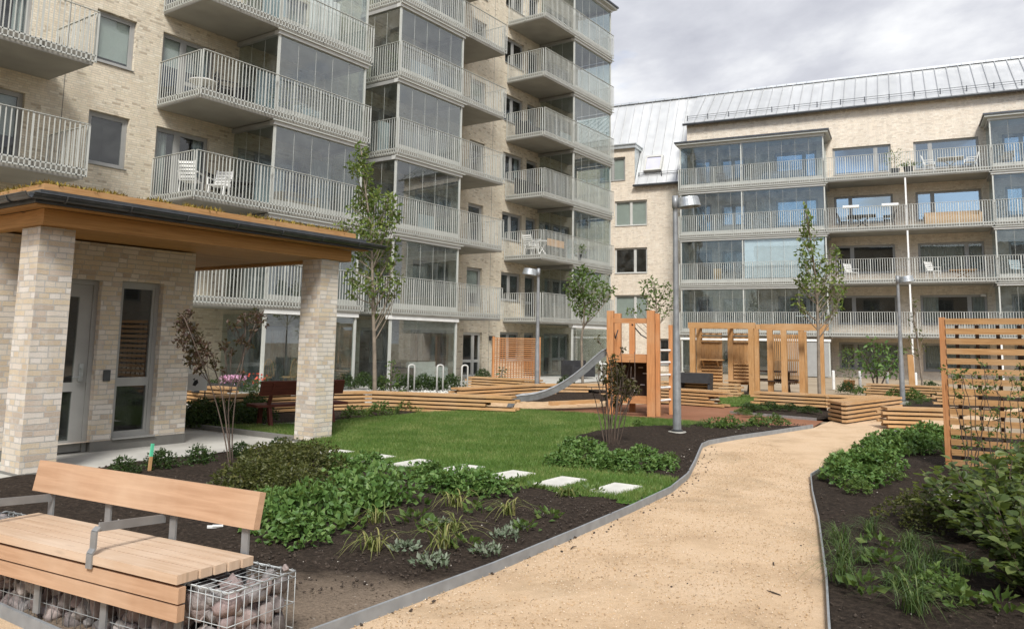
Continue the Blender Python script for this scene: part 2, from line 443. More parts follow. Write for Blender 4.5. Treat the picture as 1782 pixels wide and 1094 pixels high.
sun_l = bpy.data.lights.new('sun', 'SUN'); sun_l.energy = 2.7; sun_l.angle = math.radians(14); sun_l.color = (1.0, .97, .925)
sun_o = bpy.data.objects.new('sun', sun_l); COL.objects.link(sun_o)
sun_o.rotation_euler = (PI / 2 - SUN_EL, 0, SUN_AZ + PI / 2)
scene.view_settings.view_transform = 'Standard'
try: scene.view_settings.look = 'None'
except Exception: pass
scene.view_settings.exposure = 0.72
scene.view_settings.gamma = 1.0
scene.cycles.max_bounces = 8; scene.cycles.transparent_max_bounces = 24
scene.cycles.diffuse_bounces = 4; scene.cycles.glossy_bounces = 4
scene.cycles.caustics_reflective = False; scene.cycles.caustics_refractive = False
scene.cycles.use_denoising = True

# ------------------------------------------------------------------ ground materials
def mat_gravel():
    m, nt, b = new_mat('gravel_fines', rough=.95, spec=.1)
    o = tex(nt)
    fine = nt.noise(o, 190, 3, .7)
    v = nt.n('ShaderNodeTexVoronoi', Vector=o, Scale=95.0)
    mid = nt.noise(o, 1.6, 6, .6)
    col = nt.ramp(mid, [(.3, (.55, .395, .25)), (.5, (.665, .49, .32)), (.72, (.71, .54, .37))])
    col = nt.mix(.55, col, nt.ramp(fine, [(.3, .42), (.55, .9), (.75, 1.0)]), 'MULTIPLY')
    col = nt.mix(.3, col, nt.ramp(v.outputs['Distance'], [(.1, .75), (.6, .3)]), 'SOFT_LIGHT')
    # damp / dirty patches
    st = nt.ramp(nt.noise(o, .75, 7, .62, .4), [(.56, 0.0), (.72, 1.0)])
    col = nt.mix(nt.math('MULTIPLY', st, .62), col, (.27, .20, .12))
    sp = nt.n('ShaderNodeTexVoronoi', Vector=o, Scale=9.0)
    dots = nt.ramp(sp.outputs['Distance'], [(.05, 1.0), (.11, 0.0)])
    col = nt.mix(nt.math('MULTIPLY', dots, nt.math('GREATER_THAN', nt.noise(o, 3.0, 3), .52)), col, (.14, .10, .06))
    nt.set(b.inputs['Base Color'], col)
    h = nt.math('ADD', nt.math('MULTIPLY', fine, .8), nt.math('MULTIPLY', nt.noise(o, 14, 5), 1.8))
    nt.set(b.inputs['Normal'], nt.bump(h, .75, .012))
    return m
def mat_soil(name, dark, light, patch=True):
    m, nt, b = new_mat(name, rough=.95, spec=.12)
    o = tex(nt)
    f1 = nt.noise(o, 26, 6, .65)
    col = nt.ramp(f1, [(.32, tuple(c * .45 for c in dark)), (.55, dark), (.75, tuple(c * 2.0 for c in dark))])
    if patch:
        # dry sandy soil by the bench end, dark compost further in (edge frayed by noise)
        s = nt.n('ShaderNodeSeparateXYZ', Vector=o)
        q = nt.math('ADD', s.outputs[0], nt.math('MULTIPLY', nt.math('SUBTRACT', nt.noise(o, 1.7, 6), .5), 1.6))
        q = nt.math('ADD', q, nt.math('MULTIPLY', nt.math('SUBTRACT', s.outputs[1], 3.4), .9))
        k = nt.ramp(nt.math('DIVIDE', q, 10.0), [(.385, 1.0), (.45, 0.0)])
        lt = nt.ramp(nt.noise(o, 60, 5), [(.3, tuple(c * .6 for c in light)), (.7, light)])
        col = nt.mix(k, col, lt)
    sp = nt.n('ShaderNodeTexVoronoi', Vector=o, Scale=16.0)
    dots = nt.math('MULTIPLY', nt.ramp(sp.outputs['Distance'], [(.07, 1.0), (.12, 0.0)]), nt.math('GREATER_THAN', nt.noise(o, 5.0, 2), .58))
    col = nt.mix(nt.math('MULTIPLY', dots, .8), col, (.30, .27, .23))
    nt.set(b.inputs['Base Color'], col)
    nt.set(b.inputs['Normal'], nt.bump(nt.math('ADD', f1, nt.math('MULTIPLY', nt.noise(o, 110, 4), .5)), .9, .03))
    return m
MAT['gravel'] = mat_gravel()
MAT['soil'] = mat_soil('garden_soil', (.044, .033, .025), (.25, .195, .145))
MAT['soil_plain'] = mat_soil('garden_compost', (.040, .030, .0225), (.20, .15, .105), False)
m, nt, b = new_mat('rubber_surface', rough=.9, spec=.15)
o_ = tex(nt)
nt.set(b.inputs['Base Color'], nt.mix(.5, nt.ramp(nt.noise(o_, .9, 5), [(.3, (.22, .10, .055)), (.7, (.30, .145, .085))]), nt.ramp(nt.noise(o_, 120, 3), [(.3, .5), (.7, 1.0)]), 'MULTIPLY'))
nt.set(b.inputs['Normal'], nt.bump(nt.noise(o_, 120, 3), .5, .005)); MAT['rubber'] = m
m, nt, b = new_mat('play_sand', rough=.95, spec=.1)
o_ = tex(nt)
nt.set(b.inputs['Base Color'], nt.ramp(nt.noise(o_, 5, 6), [(.3, (.40, .27, .15)), (.7, (.60, .43, .27))]))
nt.set(b.inputs['Normal'], nt.bump(nt.noise(o_, 6, 6), .8, .05)); MAT['sand'] = m
m, nt, b = new_mat('lawn_base', rough=.95, spec=.1)
o_ = tex(nt)
nt.set(b.inputs['Base Color'], nt.ramp(nt.noise(o_, 2.0, 7, .65), [(.3, (.045, .095, .016)), (.6, (.075, .145, .026)), (.8, (.12, .18, .045))])); MAT['lawn'] = m
m, nt, b = new_mat('yard_gravel', rough=.95, spec=.1)
o_ = tex(nt)
nt.set(b.inputs['Base Color'], nt.mix(.4, nt.ramp(nt.noise(o_, .7, 6), [(.3, (.30, .24, .17)), (.7, (.44, .36, .26))]), nt.ramp(nt.noise(o_, 60, 3), [(.3, .5), (.7, 1.0)]), 'MULTIPLY'))
MAT['yard'] = m

# ------------------------------------------------------------------ ground sheets
from mathutils.geometry import delaunay_2d_cdt
from mathutils import noise as mnoise
def inside(poly, x, y):
    poly = np.array(poly); n = len(poly); r = np.zeros(x.shape, bool); j = n - 1
    for i in range(n):
        xi, yi = poly[i]; xj, yj = poly[j]
        c = ((yi > y) != (yj > y)) & (x < (xj - xi) * (y - yi) / (yj - yi + 1e-12) + xi)
        r ^= c; j = i
    return r
def edge_dist(poly, x, y):
    d = np.full(x.shape, 1e9); n = len(poly)
    for i in range(n):
        a = np.array(poly[i]); b_ = np.array(poly[(i + 1) % n]); e = b_ - a
        t = np.clip(((x - a[0]) * e[0] + (y - a[1]) * e[1]) / (e @ e + 1e-12), 0, 1)
        d = np.minimum(d, np.hypot(x - a[0] - t * e[0], y - a[1] - t * e[1]))
    return d
def flat(name, poly, z, mat, kind='structure'):
    mb = MB(); mb.face([(p[0], p[1], z) for p in poly])
    return tag(mb.build(name, mat), kind=kind)
def rough_sheet(name, poly, z, mat, n, amp, fn=None, scale=2.2):
    """a sheet of earth: real relief, thin-skirted at its border"""
    P = np.array(poly); lo, hi = P.min(0), P.max(0)
    k = int(n * 1.0); pts = rng.uniform(lo, hi, (k * 4, 2))
    ok = inside(poly, pts[:, 0], pts[:, 1]); pts = pts[ok][:k]
    d = edge_dist(poly, pts[:, 0], pts[:, 1]); pts = pts[d > .03]
    bd = []
    for i in range(len(poly)):
        a, b_ = np.array(poly[i]), np.array(poly[(i + 1) % len(poly)])
        s = max(1, int(np.hypot(*(b_ - a)) / .25))
        bd += [tuple(a + (b_ - a) * j / s) for j in range(s)]
    V = [Vector(p) for p in bd] + [Vector(p) for p in pts]
    E = [(i, (i + 1) % len(bd)) for i in range(len(bd))]
    vs, es, fs, *_ = delaunay_2d_cdt(V, E, [], 1, 1e-5)
    xy = np.array([(v.x, v.y) for v in vs])
    dd = edge_dist(poly, xy[:, 0], xy[:, 1])
    out = []
    for (x, y), e in zip(xy, dd):
        h = mnoise.fractal(Vector((x * scale, y * scale, 3.1)), 1.0, 2.0, 5) * amp
        h += abs(mnoise.noise(Vector((x * 9, y * 9, 1.7)))) * amp * .9
        h += (fn(x, y) if fn else 0)
        out.append((x, y, z + h * min(1, e / .25)))
    me = bpy.data.meshes.new(name); me.from_pydata(out, [], [tuple(f) for f in fs])
    me.polygons.foreach_set('use_smooth', [True] * len(me.polygons)); me.materials.append(mat); me.update()
    # faces up
    if len(me.polygons) and me.polygons[0].normal.z < 0: me.flip_normals()
    o = bpy.data.objects.new(name, me); COL.objects.link(o)
    return tag(o, kind='structure')

flat('ground', [(-150, -150), (200, -150), (200, 200), (-150, 200)], -.045, MAT['yard'])
KERB_L = [(2.27, 9.2), (2.27, 3.40), (3.31, 3.385), (4.71, 3.38), (5.91, 3.44), (7.2, 3.52), (8.31, 3.62), (9.3, 3.83), (10.4, 4.18), (11.74, 4.63), (12.2, 4.78), (12.65, 4.84), (13.6, 4.74), (14.76, 4.52), (16.61, 4.22)]
KERB_R = [(-2.0, -.6), (1.5, .28), (3.2, .75), (4.99, 1.21), (5.91, 1.44), (7.86, 1.97), (9.2, 2.36), (10.35, 2.67), (11.2, 2.71), (14.5, 2.78), (17.2, 2.75)]
path_poly = [(-9, 9.2)] + KERB_L + [(18.3, 4.3), (21.5, 3.5), (24.5, 3.0), (29, 2.6), (29, .8), (22, 1.4), (18.2, 1.9)] + KERB_R[::-1] + [(-9, -.6)]
rough_sheet('gravel_path', path_poly, -.004, MAT['gravel'], 9000, .010, scale=1.2)
def kerb(name, pts, h=.062, w=.014, z=-.03, mat='galv_dull'):
    mb = MB()
    P = [Vector((p[0], p[1], 0)) for p in pts]
    nr = []
    for i in range(len(P)):
        t = (P[min(i + 1, len(P) - 1)] - P[max(i - 1, 0)]).normalized()
        nr.append(Vector((-t.y, t.x, 0)) * (w / 2))
    for i in range(len(P) - 1):
        a, c = P[i], P[i + 1]
        A0, A1, C0, C1 = a + nr[i], a - nr[i], c + nr[i + 1], c - nr[i + 1]
        zt = Vector((0, 0, h)); zb = Vector((0, 0, z))
        for q in ((A1 + zb, C1 + zb, C1 + zt, A1 + zt), (C0 + zb, A0 + zb, A0 + zt, C0 + zt), (A1 + zt, C1 + zt, C0 + zt, A0 + zt)):
            mb.face(q)
        if i in (0,): mb.face((A0 + zb, A1 + zb, A1 + zt, A0 + zt))
        if i == len(P) - 2: mb.face((C1 + zb, C0 + zb, C0 + zt, C1 + zt))
    return tag(mb.build(name, MAT[mat]), kind='structure')
MAT['kerb_steel'] = mat_varied('kerb_steel', (.27, .285, .295), .6, metal=.25, var=.16, scale=9)
kerb('kerb', KERB_L, mat='kerb_steel', w=.02, h=.066)
kerb('kerb', KERB_R, h=.05, mat='galv')
kerb('kerb', [(18.62, 6.6), (18.5, 6.3), (18.2, 4.54)], mat='galv', w=.03)
inner = lambda L, d: [(x, y + d) for x, y in L]
# soil bed between the bench, the lawn and the path
soil_poly = [(2.29, 9.2), (2.29, 3.42)] + [(x, y + .014) for x, y in KERB_L[2:6]] + [(7.7, 3.6), (7.55, 4.3), (7.5, 8.4), (8.2, 9.5), (3, 9.5)]
soil_poly2 = [(8.45, 3.67)] + [(x, y + .014) for x, y in KERB_L[7:]] + [(16.0, 5.2), (15.2, 5.9), (14.7, 6.2), (13.8, 6.8), (12.6, 7.05), (11.5, 6.85), (10.3, 6.2), (9.2, 5.4), (8.75, 4.3)]
def left_fn(x, y):
    return .02 + .05 * max(0, 1 - ((x - 11.5) ** 2 / 9 + (y - 5.6) ** 2 / 1.6)) + .03 * max(0, min(1, (y - 3.7) / 2))
rough_sheet('soil_bed', soil_poly, .028, MAT['soil'], 7000, .03, left_fn)
rough_sheet('soil_bed', soil_poly2, .028, MAT['soil_plain'], 4000, .03, left_fn)
right_poly = [(x, y - .012) for x, y in KERB_R] + [(18.1, 1.9), (19, -8), (-2, -8)]
rough_sheet('soil_bed', right_poly, .02, MAT['soil_plain'], 6500, .03)
rough_sheet('soil_bed', [(8.45, 15.2), (8.45, 12.2), (9.8, 11.0), (13.3, 10.9), (15.2, 10.2), (15.5, 11.0), (14.2, 14.5)], .01, MAT['soil_plain'], 1500, .03)
rough_sheet('soil_bed', [(18.24, 4.5), (18.62, 6.55), (20.6, 6.75), (21.0, 4.9), (19.2, 4.3)], .03, MAT['soil_plain'], 900, .03)
rough_sheet('soil_bed', [(17.2, 12.1), (19.6, 10.2), (24.5, 11.2), (23, 14.5), (19, 13.4)], .01, MAT['soil_plain'], 1200, .04, lambda x, y: .22 * math.exp(-((x - 20.5) ** 2 / 3 + (y - 11.8) ** 2 / 1.2)))
rough_sheet('soil_bed', [(21.8, 2.2), (31, .2), (36, 6.6), (30.5, 5.9), (25, 4.9), (22.4, 3.4)], .004, MAT['soil_plain'], 1000, .03)
flat('rubber_surface', [(14.8, 10.7), (15.28, 8.5), (15.3, 6.3), (15.2, 5.5), (16.0, 4.7), (16.6, 4.22), (18.2, 4.4), (18.62, 6.5), (20.6, 6.7), (21.2, 7.6), (19.4, 9.4), (17.6, 10.9), (16.2, 11.4)], .006, MAT['rubber'])
rough_sheet('sand_pit', [(15.2, 10.7), (17.4, 9.6), (19.4, 9.6), (20.3, 10.9), (18, 12.3), (15.9, 12.4)], .02, MAT['sand'], 900, .03)
LAWN = [(7.22, 3.545), (7.8, 3.585), (8.35, 3.64), (8.75, 3.72), (8.85, 4.15), (9.35, 5.2), (10.3, 6.0), (11.5, 6.65), (12.6, 6.85), (13.8, 6.6), (14.7, 6.0), (15.15, 5.75), (15.3, 6.3), (15.32, 8.5), (15.1, 10.3), (14.2, 10.85), (13.3, 11.1), (11.0, 11.3), (9.8, 11.2), (8.45, 12.3), (8.45, 9.42), (7.9, 9.25), (7.4, 8.6), (7.2, 7.9), (7.18, 6.0), (7.2, 4.2)]
rough_sheet('lawn', LAWN, .05, MAT['lawn'], 3000, .012, lambda x, y: .03)
LAWN2 = [tuple(at(x, y)[:2]) for x, y in ((1248, 709), (1322, 707), (1326, 690), (1255, 688))]
flat('lawn', LAWN2, .02, MAT['lawn'])
flat('paving', [(3.2, 9.38), (8.33, 9.44), (8.33, 16.5), (3.2, 16.5)], .028, MAT['paving'])
flat('paving', [(9.0, 15.2), (15.0, 14.3), (24.5, 16.2), (37, 16.6), (37, 21), (5, 21), (5, 16.6)], -.02, MAT['paving'])
mb = MB(); mb.box(8.33, 8.43, 9.86, 14.6, -.03, .10); tag(mb.build('kerb', MAT['concrete_dark']), kind='structure')

def blades(name, poly, n, h0, h1, w, mat, lean=.35, z=.06, keep=None):
    P = np.array(poly); lo, hi = P.min(0), P.max(0)
    p = rng.uniform(lo, hi, (n * 3, 2)); p = p[inside(poly, p[:, 0], p[:, 1])][:n]
    if keep is not None: p = p[keep(p)]
    n = len(p); a = rng.uniform(0, 2 * PI, n); h = rng.uniform(h0, h1, n)
    cl = np.array([mnoise.noise(Vector((x * 1.3, y * 1.3, 0))) for x, y in p]); h *= 1 + .35 * cl
    dx, dy = np.cos(a) * w / 2, np.sin(a) * w / 2
    la = rng.uniform(0, 2 * PI, n); ll = h * rng.uniform(0, lean * 2, n)
    v = np.zeros((n, 3, 3))
    v[:, 0] = np.c_[p[:, 0] - dx, p[:, 1] - dy, np.full(n, z)]
    v[:, 1] = np.c_[p[:, 0] + dx, p[:, 1] + dy, np.full(n, z)]
    v[:, 2] = np.c_[p[:, 0] + np.cos(la) * ll, p[:, 1] + np.sin(la) * ll, z + h]
    return tag(np_mesh(name, v.reshape(-1, 3), np.arange(n * 3).reshape(-1, 3), mat), kind='stuff')
MAT['grass'] = mat_leaf('grass_blade', (.068, .130, .024), (.125, .205, .045), (.28, .30, .11), .3, .55, big=.45)
STONES = [(x * .945, y * .945) for x, y in ((8.14, 4.2), (8.12, 4.90), (8.10, 5.62), (8.08, 6.36), (8.05, 7.1), (8.02, 7.85), (7.98, 8.6))]
def off_stones(p):
    k = np.ones(len(p), bool)
    for sx, sy in STONES: k &= ~((np.abs(p[:, 0] - sx) < .285) & (np.abs(p[:, 1] - sy) < .15))
    return k
blades('lawn_grass', LAWN, 190000, .02, .055, .009, MAT['grass'], z=.075, keep=off_stones)
blades('lawn_grass', LAWN2, 9000, .03, .06, .016, MAT['grass'], z=.02)
names = ['nearest the gravel path', 'second from the gravel path', 'third from the gravel path', 'fourth from the gravel path', 'fifth from the gravel path', 'sixth from the gravel path', 'nearest the brick column, half under leaves']
for (sx, sy), nm in zip(STONES, names):
    mb = MB(); mb.box(-.3, .3, -.165, .165, 0, .06)
    o = mb.build('stepping_stone', MAT['stone_white'], bevel=.008)
    o.location = (sx, sy, .034); o.rotation_euler = (0, 0, random.uniform(-.06, .06))
    tag(o, 'pale rectangular stepping stone in the lawn edge, ' + nm, 'paving slab', 'stepping stones along the lawn edge')
# loose matter
def lumps(name, poly, n, r0, r1, z, mat, zf=None):
    P = np.array(poly); lo, hi = P.min(0), P.max(0)
    p = rng.uniform(lo, hi, (n * 4, 2)); p = p[inside(poly, p[:, 0], p[:, 1])][:n]; n = len(p)
    base = np.array([(1, 0, 0), (-1, 0, 0), (0, 1, 0), (0, -1, 0), (0, 0, 1), (0, 0, -1)], float)
    fc = np.array([(0, 2, 4), (2, 1, 4), (1, 3, 4), (3, 0, 4), (2, 0, 5), (1, 2, 5), (3, 1, 5), (0, 3, 5)])
    r = rng.uniform(r0, r1, n) * rng.uniform(.5, 1, n)
    v = base[None] * rng.uniform(.6, 1.2, (n, 6, 1)) + rng.normal(0, .18, (n, 6, 3))
    a = rng.uniform(0, 2 * PI, n); ca, sa = np.cos(a)[:, None], np.sin(a)[:, None]
    v = np.stack([v[..., 0] * ca - v[..., 1] * sa, v[..., 0] * sa + v[..., 1] * ca, v[..., 2] * .7], -1) * r[:, None, None]
    v[..., 0] += p[:, 0:1]; v[..., 1] += p[:, 1:2]; v[..., 2] += z + r[:, None] * .25
    f = (fc[None] + (np.arange(n) * 6)[:, None, None]).reshape(-1, 3)
    return tag(np_mesh(name, v.reshape(-1, 3), f, mat), kind='stuff')
near_path = [(2.2, -.2), (2.3, 3.36), (7, 3.45), (11, 4.2), (14, 4.4), (11, 2.8), (7, 1.8), (3, .8)]
MAT['pebble'] = mat_varied('pebble', (.50, .35, .20), .9, var=.3, scale=30)
lumps('path_pebbles', near_path, 15000, .003, .009, 0.002, MAT['pebble'])
MAT['pebble2'] = mat_varied('pale_pebble', (.70, .58, .43), .9, var=.2, scale=30)
lumps('path_pebbles', near_path, 9000, .003, .008, 0.002, MAT['pebble2'])
MAT['pebble3'] = mat_varied('brown_pebble', (.22, .15, .09), .9, var=.3, scale=30)
lumps('path_pebbles', near_path, 2600, .003, .007, 0.002, MAT['pebble3'])
MAT['clod2'] = mat_varied('dry_clod', (.13, .10, .072), .95, var=.3, scale=20)
MAT['clod'] = mat_varied('soil_clod', (.050, .036, .026), .95, var=.4, scale=20)
lumps('path_soil_crumbs', near_path, 170, .004, .011, 0.0, MAT['clod'])
lumps('path_soil_crumbs', [(2.4, 3.36), (7.2, 3.48), (12.6, 4.8), (12.6, 4.5), (8, 3.35), (2.4, 3.2)], 260, .006, .02, 0.0, MAT['clod'])
lumps('soil_clods', [(3.9, 3.6)] + soil_poly[4:10] + [(2.4, 9.3), (2.4, 4.6)], 9000, .004, .02, .062, MAT['clod'])
lumps('soil_clods', [(2.4, 3.5), (4.2, 3.45), (3.6, 4.2), (2.4, 4.2)], 600, .003, .011, .05, MAT['clod2'])
lumps('soil_clods', right_poly, 11000, .004, .02, .03, MAT['clod'])
MAT['chip'] = mat_varied('stone_chip', (.42, .38, .33), .85, var=.2, scale=20)
lumps('soil_clods', soil_poly2, 5000, .005, .022, .07, MAT['clod'])
lumps('stone_chips', soil_poly2, 120, .006, .018, .075, MAT['chip'])
lumps('stone_chips', soil_poly, 200, .005, .014, .075, MAT['chip'])
lumps('stone_chips', right_poly, 200, .006, .02, .045, MAT['chip'])

for (px, py, L_, a_, lb) in ((1347, 981, .09, .3, 'short dark twig lying on the gravel path near the right kerb'), (1346, 1032, .11, 1.2, 'dark twig lying on the gravel path, the nearer of two'), (998, 953, .10, .1, 'thin brown twig on the gravel path beside the left kerb')):
    g = at(px, py); mb = MB(); mb.tube([(-L_ / 2, 0, .005), (0, .006, .009), (L_ / 2, -.004, .005)], [.004, .005, .002], 6)
    o = mb.build('twig', MAT['clod']); o.location = (g.x, g.y, 0); o.rotation_euler = (0, 0, a_)
    tag(o, lb, 'twig')
# ------------------------------------------------------------------ buildings
def wall_holes(mb, x0, x1, z0, z1, holes, y=0.0, depth=.2):
    xs = sorted({x0, x1} | {h[0] for h in holes} | {h[1] for h in holes})
    zs = sorted({z0, z1} | {h[2] for h in holes} | {h[3] for h in holes})
    xs = [x for x in xs if x0 <= x <= x1]; zs = [z for z in zs if z0 <= z <= z1]
    for k in range(len(zs) - 1):
        run = None
        for i in range(len(xs) - 1):
            cx, cz = (xs[i] + xs[i + 1]) / 2, (zs[k] + zs[k + 1]) / 2
            hole = any(h[0] < cx < h[1] and h[2] < cz < h[3] for h in holes)
            if not hole and run is None: run = xs[i]
            if (hole or i == len(xs) - 2) and run is not None:
                e = xs[i] if hole else xs[i + 1]
                mb.face([(run, y, zs[k]), (e, y, zs[k]), (e, y, zs[k + 1]), (run, y, zs[k + 1])]); run = None
    for a, b, c, d in holes:
        mb.face([(a, y, c), (a, y + depth, c), (a, y + depth, d), (a, y, d)])
        mb.face([(b, y + depth, c), (b, y, c), (b, y, d), (b, y + depth, d)])
        mb.face([(a, y + depth, d), (b, y + depth, d), (b, y, d), (a, y, d)])
        mb.face([(a, y, c), (b, y, c), (b, y + depth, c), (a, y + depth, c)])

def wavy(mb, x0, x1, z0, z1, y, amp=.03, per=.14):
    n = max(4, int((x1 - x0) / per * 4)); pts = []
    for i in range(n + 1):
        x = x0 + (x1 - x0) * i / n
        pts.append((x, y + amp * math.sin(2 * PI * (x - x0) / per + 1.7 * math.sin(x * 3))))
    for i in range(n):
        a, b = pts[i], pts[i + 1]
        mb.face([(a[0], a[1], z0), (b[0], b[1], z0), (b[0], b[1], z1), (a[0], a[1], z1)])

def window(parent, rooms, x0, x1, z0, z1, mull=(), trans=None, frame='frame', glass='glass_window', inside=None, y=0.0, sill=True, sash=.055, deep=1.7):
    g = .0025
    X0, X1, Z0, Z1 = x0 + g, x1 - g, z0 + g, z1 - g
    ya, yb = y + .105, y + .185
    mb = MB()
    mb.box(X0, X0 + .06, ya, yb, Z0, Z1); mb.box(X1 - .06, X1, ya, yb, Z0, Z1)
    mb.box(X0 + .06, X1 - .06, ya, yb, Z1 - .06, Z1); mb.box(X0 + .06, X1 - .06, ya, yb, Z0, Z0 + .06)
    ms = [X0 + .06] + [x0 + (x1 - x0) * f for f in mull] + [X1 - .06]
    for f in ms[1:-1]: mb.box(f - .045, f + .045, ya + .003, yb - .003, Z0 + .06, Z1 - .06)
    bays = []
    for i in range(len(ms) - 1):
        a = ms[i] + (.045 if i else 0); b = ms[i + 1] - (.045 if i < len(ms) - 2 else 0)
        bays.append((a, b))
        # sash in the bay
        sa, sb = ya + .014, yb - .014
        za, zb = Z0 + .06, Z1 - .06
        mb.box(a, a + sash, sa, sb, za, zb); mb.box(b - sash, b, sa, sb, za, zb)
        mb.box(a + sash, b - sash, sa, sb, zb - sash, zb); mb.box(a + sash, b - sash, sa, sb, za, za + sash)
        if trans and i in trans: 
            zt = Z0 + (Z1 - Z0) * trans[i]
            mb.box(a + sash, b - sash, sa, sb, zt - .06, zt + .06)
    if sill:
        mb.box(x0 + .003, x1 - .003, y - .045, ya, z0 + .003, z0 + .022)
    w = mb.build('window', MAT[frame], parent)
    pm = MB()
    for a, b in bays: pm.box(a + sash, b - sash, y + .143, y + .149, Z0 + .06 + sash, Z1 - .06 - sash)
    pm.build('pane', MAT[glass], w)
    if inside:
        cm = MB()
        kind, lo = inside if isinstance(inside, tuple) else (inside, 0)
        if kind == 'curtain':
            wd = (x1 - x0)
            wavy(cm, x0 + .05, x0 + .05 + wd * .26, z0 + .02, z1 - .02, y + .27)
            wavy(cm, x1 - .05 - wd * .2, x1 - .05, z0 + .02, z1 - .02, y + .27)
            cm.build('curtain', MAT['curtain'], w)
        elif kind == 'sheer':
            wavy(cm, x0 + .03, x1 - .03, z0 + .02, z1 - .02, y + .27, .02, .1)
            cm.build('curtain', MAT['curtain'], w)
        elif kind == 'blind':
            cm.box(x0 + .06, x1 - .06, y + .195, y + .205, z0 + (z1 - z0) * lo, z1 - .02)
            cm.build('roller_blind', MAT['blind'], w)
    # room behind: five dark faces with a depth of its own
    yr = y + .2; ye = y + deep; e = .15
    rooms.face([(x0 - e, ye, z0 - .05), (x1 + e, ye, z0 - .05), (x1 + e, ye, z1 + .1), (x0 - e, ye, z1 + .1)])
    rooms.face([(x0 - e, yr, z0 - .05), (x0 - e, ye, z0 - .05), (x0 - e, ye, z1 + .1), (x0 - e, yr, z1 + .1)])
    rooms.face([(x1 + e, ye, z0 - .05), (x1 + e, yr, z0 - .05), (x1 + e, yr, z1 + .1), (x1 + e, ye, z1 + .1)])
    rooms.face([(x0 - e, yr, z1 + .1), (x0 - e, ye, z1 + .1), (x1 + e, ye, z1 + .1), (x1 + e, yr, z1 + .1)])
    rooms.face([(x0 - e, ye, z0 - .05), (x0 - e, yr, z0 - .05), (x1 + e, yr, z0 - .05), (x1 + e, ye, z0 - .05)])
    return w

def rail_run(mb, p0, p1, zt, zb, step=.115, stout=9, flat=.03):
    """a flat-bar balustrade between two plan points"""
    a = Vector((p0[0], p0[1], 0)); b = Vector((p1[0], p1[1], 0)); L = (b - a).length; d = (b - a) / L
    n = max(2, round(L / step)); nrm = Vector((-d.y, d.x, 0))
    mb.bar((a.x, a.y, zt), (b.x, b.y, zt), .05, .014)
    for z in (zb + .02, zb + .17): mb.bar((a.x, a.y, z), (b.x, b.y, z), .012, .034)
    for i in range(n + 1):
        p = a + d * (L * i / n)
        w = .046 if (i % stout == 0 or i == n) else .024
        mb.bar((p.x, p.y, zb), (p.x, p.y, zt - .007), w, .012, upv=tuple(nrm), ends=False)

